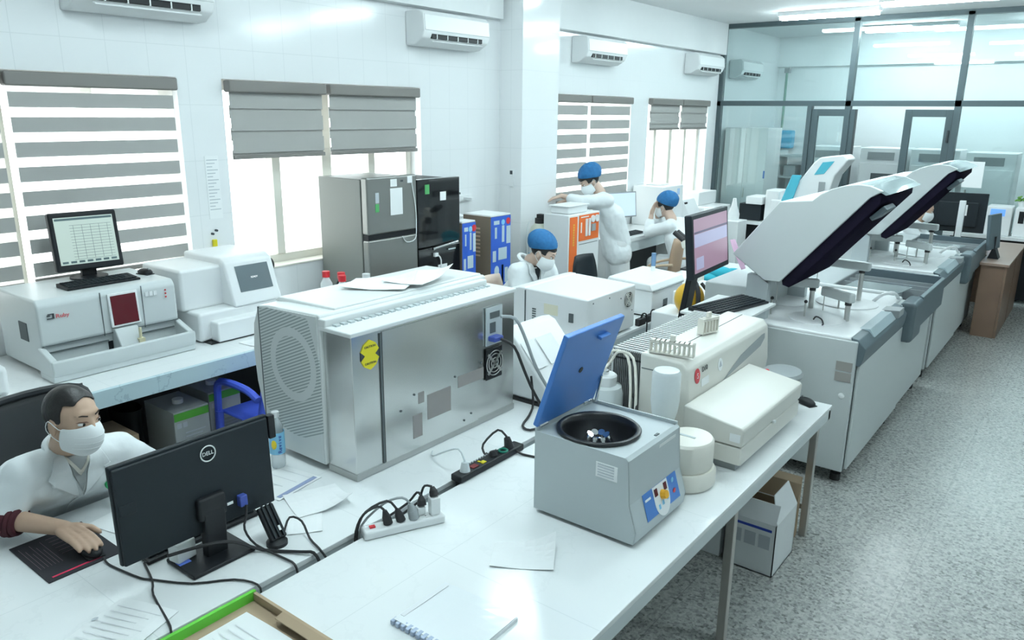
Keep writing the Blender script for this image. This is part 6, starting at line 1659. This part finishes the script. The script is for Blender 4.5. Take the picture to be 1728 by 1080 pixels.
build('body', MB().prism([(-4.72, 9.36, TB), (-4.30, 9.36, TB), (-4.30, 9.36, TB + .10), (-4.40, 9.36, 1.08), (-4.72, 9.36, 1.10)], (0, .36, 0)), M_white, t, bevel=.01)
build('slot', MB().box(-4.40, -4.37, 9.37, 9.45, .93, 1.05), M_black, t)
t = thing('tabletop_analyser', 'low white instrument at the far end of the window desk', 'analyser', (-4.5, 10.4, TB))
build('body', MB().box(-4.75, -4.3, 10.15, 10.75, TB, TB + .12), M_white, t, bevel=.012)
build('rear_block', MB().box(-4.78, -4.55, 10.2, 10.8, TB + .12, TB + .30), M_white, t, bevel=.012)
for i, (x, y, m, l) in enumerate(((-4.45, 9.86, mat('amber jar', (.55, .36, .2), .4), 'small amber jar on the window desk'), (-4.40, 9.96, M_white, 'small white jar on the window desk, next to the amber jar'), (-4.6, 10.03, M_milky, 'milky squeeze bottle on the window desk'))):
    t = thing('reagent_jar', l, 'jar', (x, y, TB)); build('body', MB().cyl((x, y, TB), (x, y, TB + .10), .04), m, t, smooth=True); build('lid', MB().cyl((x, y, TB + .1), (x, y, TB + .125), .035), M_white, t, smooth=True)
single('paper_stack', MB().box(-4.42, -4.22, 8.45, 8.70, TB, TB + .035), M_paper, 'stack of white paper on the window desk beside the resting woman', 'paper', bevel=.002)
single('paper_sheet', MB().sheet((-4.33, 7.6, TB + .001), .2, .29, .1, .004), M_paper, 'white sheet at the near end of the window desk', 'paper')

# ------------------------------------------------------------------ far end before the partition
def bench(name, label, x0, x1, y0, y1, h):
    t = thing(name, label, 'bench', ((x0 + x1) / 2, (y0 + y1) / 2, 0))
    build('worktop', MB().box(x0, x1, y0, y1, h - .04, h), M_top, t)
    build('front_panel', MB().box(x0 + .02, x1 - .02, y0 + .10, y0 + .13, .05, h - .04), M_black, t)
    for x in (x0 + .03, x1 - .07): build('support_panel', MB().box(x, x + .04, y0 + .02, y1 - .02, 0, h - .04), M_plain, t)
bench('far_bench', 'long white bench along the glass at the right of the door', -1.55, 1.4, 10.72, 11.16, .80)
bench('far_bench', 'white bench left of the glass door carrying the open white analyser', -3.95, -2.55, 10.0, 10.6, .80)
def openlid():
    t = thing('white_analyser', 'white analyser with a tall tilted lid and cyan cover before the glass door', 'analyser', (-3.1, 10.3, .80))
    build('base', MB().box(-3.50, -2.72, 10.08, 10.52, .80, 1.10), M_white, t, bevel=.02)
    pr = [(-3.36, 1.06), (-3.02, 1.58), (-2.94, 1.66), (-2.66, 1.70), (-2.60, 1.64), (-2.74, 1.44), (-2.82, 1.10)]
    build('tilted_lid', MB().prism([(x, 10.12, z) for x, z in pr], (0, .36, 0)), M_white, t, bevel=.02)
    build('lid_window', MB().prism([(-2.99, 10.112, 1.44), (-2.90, 10.112, 1.60), (-2.76, 10.112, 1.62), (-2.87, 10.112, 1.46)], (0, .01, 0)), M_cyanp, t)
    build('cyan_cover', MB().prism([(-3.36, 10.06, 1.09), (-3.22, 10.06, 1.09), (-3.13, 10.06, 1.43), (-3.25, 10.06, 1.43)], (0, .04, 0)), M_cyanp, t, bevel=.012)
    build('screen', MB().box(-2.92, -2.84, 10.108, 10.116, 1.14, 1.36), M_midgrey, t, bevel=.003)
    build('side_block', MB().box(-3.58, -3.40, 10.1, 10.4, .80, 1.22), M_white, t, bevel=.02)
openlid()
t = thing('printer', 'black and white printer at the left of the tilted lid analyser', 'printer', (-3.75, 10.25, .80))
build('body', MB().box(-3.92, -3.62, 10.1, 10.45, .80, 1.02), M_blacks, t, bevel=.01)
build('white_cover', MB().box(-3.82, -3.60, 10.06, 10.42, 1.02, 1.12), M_white, t, bevel=.008)
t = thing('funnel_bottle', 'white conical bottle on the bench left of the far door', 'bottle', (-3.82, 9.7, 0))
build('stand', MB().box(-3.95, -3.7, 9.55, 9.85, 0, .84), M_white, t, bevel=.006)
build('bottle', MB().lathe([(.07, .84), (.075, .92), (.035, 1.03), (.02, 1.12), (.0005, 1.12)], (-3.83, 9.7, 0), 24), M_white, t, smooth=True)
# wooden desk and its things
t = thing('wooden_desk', 'walnut desk at the end of the analysers with a darker side', 'desk', (-1.0, 9.7, 0))
build('top', MB().prism([(-1.40, 9.42, .735), (-.915, 9.42, .735), (-.915, 8.88, .735), (-.66, 8.88, .735), (-.66, 10.55, .735), (-1.40, 10.55, .735)], (0, 0, .025)), M_woodtop, t)
build('side_panel', MB().box(-.695, -.675, 8.90, 9.72, 0, .735), M_wood, t); build('side_panel', MB().box(-.695, -.675, 9.76, 10.53, 0, .735), M_wood, t)
build('end_panel', MB().box(-.90, -.697, 8.90, 8.92, 0, .735), M_wood, t)
build('back_panel', MB().box(-1.36, -.70, 10.50, 10.52, 0.02, .735), M_wood, t)
t = thing('computer_monitor', 'wide black monitor back beyond the far analyser', 'monitor', (-1.28, 9.85, .76))
R = rotm(rad(8)); c = V((-1.33, 10.02, 1.12))
build('base', MB().box(-1.40, -1.20, 9.93, 10.11, .76, .775), M_black, t, bevel=.004)
build('neck', MB().box(-1.34, -1.28, 10.04, 10.07, .77, 1.1), M_black, t)
build('casing', MB().obox(c, (.56, .03, .44), R), M_blacks, t, bevel=.006)
build('rear_case', MB().obox(c + R @ V((0, -.025, -.02)), (.40, .03, .28), R), M_blacks, t, bevel=.012)
build('rating_label', MB().obox(c + R @ V((.06, -.042, .03)), (.06, .002, .12), R), M_paper, t)
t = thing('post_stand', 'white upright post before the wide black monitor back', 'stand', (-1.22, 9.5, .76))
build('foot', MB().box(-1.30, -1.14, 9.44, 9.56, .76, .775), M_white, t, bevel=.004)
build('post', MB().box(-1.255, -1.195, 9.48, 9.52, .775, 1.30), M_white, t, bevel=.004)
t = thing('small_monitor', 'small monitor seen edge on upon the walnut desk', 'monitor', (-.86, 9.25, .76))
build('foot', MB().prism([(-.89, 9.18, .76), (-.79, 9.18, .76), (-.83, 9.18, .86), (-.86, 9.18, .86)], (0, .16, 0)), M_black, t)
build('panel', MB().obox((-.875, 9.25, 1.03), (.035, .30, .36), rotm(rad(-12), rad(-5))), M_darkgrey, t, bevel=.006)
build('arm', MB().box(-.865, -.84, 9.23, 9.28, .84, .98), M_black, t)
single('white_tray', MB().box(-1.12, -.94, 9.46, 9.66, .76, .80), M_white, 'white tray of papers on the walnut desk by the small monitor', 'tray', bevel=.004)
single('red_cap', MB().cyl((-.985, 9.40 + .1, .80), (-.985, 9.5, .83), .02), M_redp, 'tiny red cap lying on the white tray', 'cap')
t = thing('tabletop_analyser', 'white bench instrument with a blue display on the far right bench', 'analyser', (-1.1, 10.95, .80))
build('body', MB().box(-1.13, -.87, 10.8, 11.1, .80, 1.14), M_white, t, bevel=.01)
build('display', MB().box(-1.09, -.94, 10.794, 10.802, 1.03, 1.11), mat('blue lit display', (.12, .3, .8), .3, emit=.4, ecol=(.2, .45, 1)), t)
t = thing('tabletop_analyser', 'white bench instrument with a black slot on the far right bench', 'analyser', (-.7, 10.95, .80))
build('body', MB().box(-.84, -.58, 10.8, 11.1, .80, 1.14), M_white, t, bevel=.01)
build('slot', MB().box(-.80, -.745, 10.794, 10.802, .96, 1.10), M_black, t)
t = thing('tabletop_analyser', 'narrow white instrument behind the wide black monitor', 'analyser', (-1.3, 10.95, .80))
build('body', MB().box(-1.28, -1.17, 10.8, 11.1, .80, 1.15), M_white, t, bevel=.01)
build('vent', MB().box(-1.19, -1.175, 10.795, 10.802, .88, 1.08), M_grey, t)
t = thing('potted_plant', 'small green plant on the white instruments at the right edge', 'plant', (-.78, 10.95, 1.14))
build('pot', MB().lathe([(.03, 1.14), (.045, 1.20), (.04, 1.2), (.0005, 1.19)], (-.80, 10.95, 0), 20), M_white, t, smooth=True)
m = MB(); rn = random.Random(4)
for k in range(26):
    a = rn.uniform(0, 6.28); e = rn.uniform(.02, .07); m.ell((-.80 + e * math.cos(a), 10.95 + e * math.sin(a), 1.21 + rn.uniform(0, .05)), (.02, .014, .01), rotm(a, .5), 8, 6)
build('foliage', m, mat('leaf green', (.12, .30, .05), .6), t, smooth=True)
single('black_bag', MB().ell((-.655, 10.97, 1.20), (.07, .07, .06)), M_rubber, 'round black object next to the small green plant', 'bag', smooth=True)
single('door_notice', MB().box(-1.50, -1.28, PY - .012, PY - .006, 1.31, 1.63), M_paper, 'white notice sheet taped on the glass right of the door', 'notice')

# ------------------------------------------------------------------ room behind the glass
def incubator(x, label, h=1.75, w=.62, dark=True):
    t = thing('incubator', label, 'incubator', (x, 12.6, 0), 0, 'white incubators behind the glass')
    build('cabinet', MB().box(x - w / 2, x + w / 2, 12.3, 12.9, .05, h), M_white, t, bevel=.012)
    build('door', MB().box(x - w / 2 + .02, x + w / 2 - .02, 12.27, 12.302, .1, h - .22), M_white, t, bevel=.01)
    build('control_panel', MB().box(x - .20, x + .16, 12.285, 12.301, h - .17, h - .06), M_midgrey, t)
    if dark: build('window', MB().box(x - .12, x + .18, 12.262, 12.271, h - .75, h - .36), M_seam, t)
    for xx in (x - w / 2 + .06, x + w / 2 - .06): build('foot', MB().cyl((xx, 12.4, 0), (xx, 12.4, .05), .03), M_rubber, t)
    build('handle', MB().cyl((x - w / 2 + .06, 12.24, h - .8), (x - w / 2 + .06, 12.24, h - .5), .012), M_steel, t)
incubator(-3.45, 'white incubator behind the left door leaf', 1.72, .6, False)
incubator(-2.70, 'white incubator with a dark window in the open doorway', 1.72)
incubator(-2.02, 'white incubator behind the right door leaf', 1.72)
incubator(-1.34, 'white incubator behind the glass right of the door', 1.70, .6, False)
t = thing('tall_cabinet', 'tall pale cabinet behind the glass at the window side', 'cabinet', (-4.4, 11.8, 0))
build('body', MB().box(-4.78, -4.12, 11.5, 12.1, 0, 1.98), M_white, t, bevel=.01)
build('door_seam', MB().box(-4.452, -4.448, 11.496, 11.502, .1, 1.9), M_grey, t)
build('handle', MB().box(-4.43, -4.415, 11.48, 11.5, .95, 1.1), M_steel, t); build('blue_tag', MB().box(-4.14, -4.118, 11.49, 11.50, 1.25, 1.36), M_blue, t)
t = thing('drain_pipe', 'thin green pipe in the far corner above the blue dispenser', 'pipe', (-4.55, 13.55, 0))
build('pipe', MB().cyl((-4.62, 13.52, 1.925), (-4.62, 13.52, 2.9), .02), mat('dull green pipe', (.22, .36, .30), .5), t, smooth=True)
build('bracket', MB().box(-4.66, -4.58, 13.50, 13.60, 2.85, 2.93), M_midgrey, t)
t = thing('towel_dispenser', 'blue paper dispenser on the far wall under the green pipe', 'dispenser', (-4.6, 13.5, 1.62))
build('case', MB().box(-4.78, -4.40, 13.42, 13.60, 1.62, 1.92), mat('blue dispenser plastic', (.12, .42, .62), .3), t, bevel=.03)
build('drop_mark', MB().ell((-4.6, 13.42, 1.76), (.025, .004, .05)), M_paper, t)
t = thing('storage_shelf', 'grey shelf of supplies behind the glass under the blue dispenser', 'shelf', (-4.0, 13.3, 0))
for x in (-4.5, -3.62): build('post', MB().box(x, x + .04, 13.1, 13.5, 0, 1.6), M_grey, t)
for z in (.4, .8, 1.15, 1.5): build('shelf_board', MB().box(-4.5, -3.58, 13.1, 13.5, z, z + .03), M_grey, t)
for i, (x, z, m) in enumerate(((-4.3, 1.18, M_midgrey), (-4.0, 1.18, M_darkgrey), (-3.8, .83, M_grey), (-4.2, .83, M_midgrey))):
    single('storage_bin', MB().box(x - .1, x + .1, 13.15, 13.45, z + .002, z + .18), m, ('grey bin on the upper shelf behind the glass, left one', 'dark bin on the upper shelf behind the glass, right one', 'pale bin on the middle shelf behind the glass, right one', 'grey bin on the middle shelf behind the glass, left one')[i], 'bin', bevel=.008)
bpy.data.scenes.remove(TS)
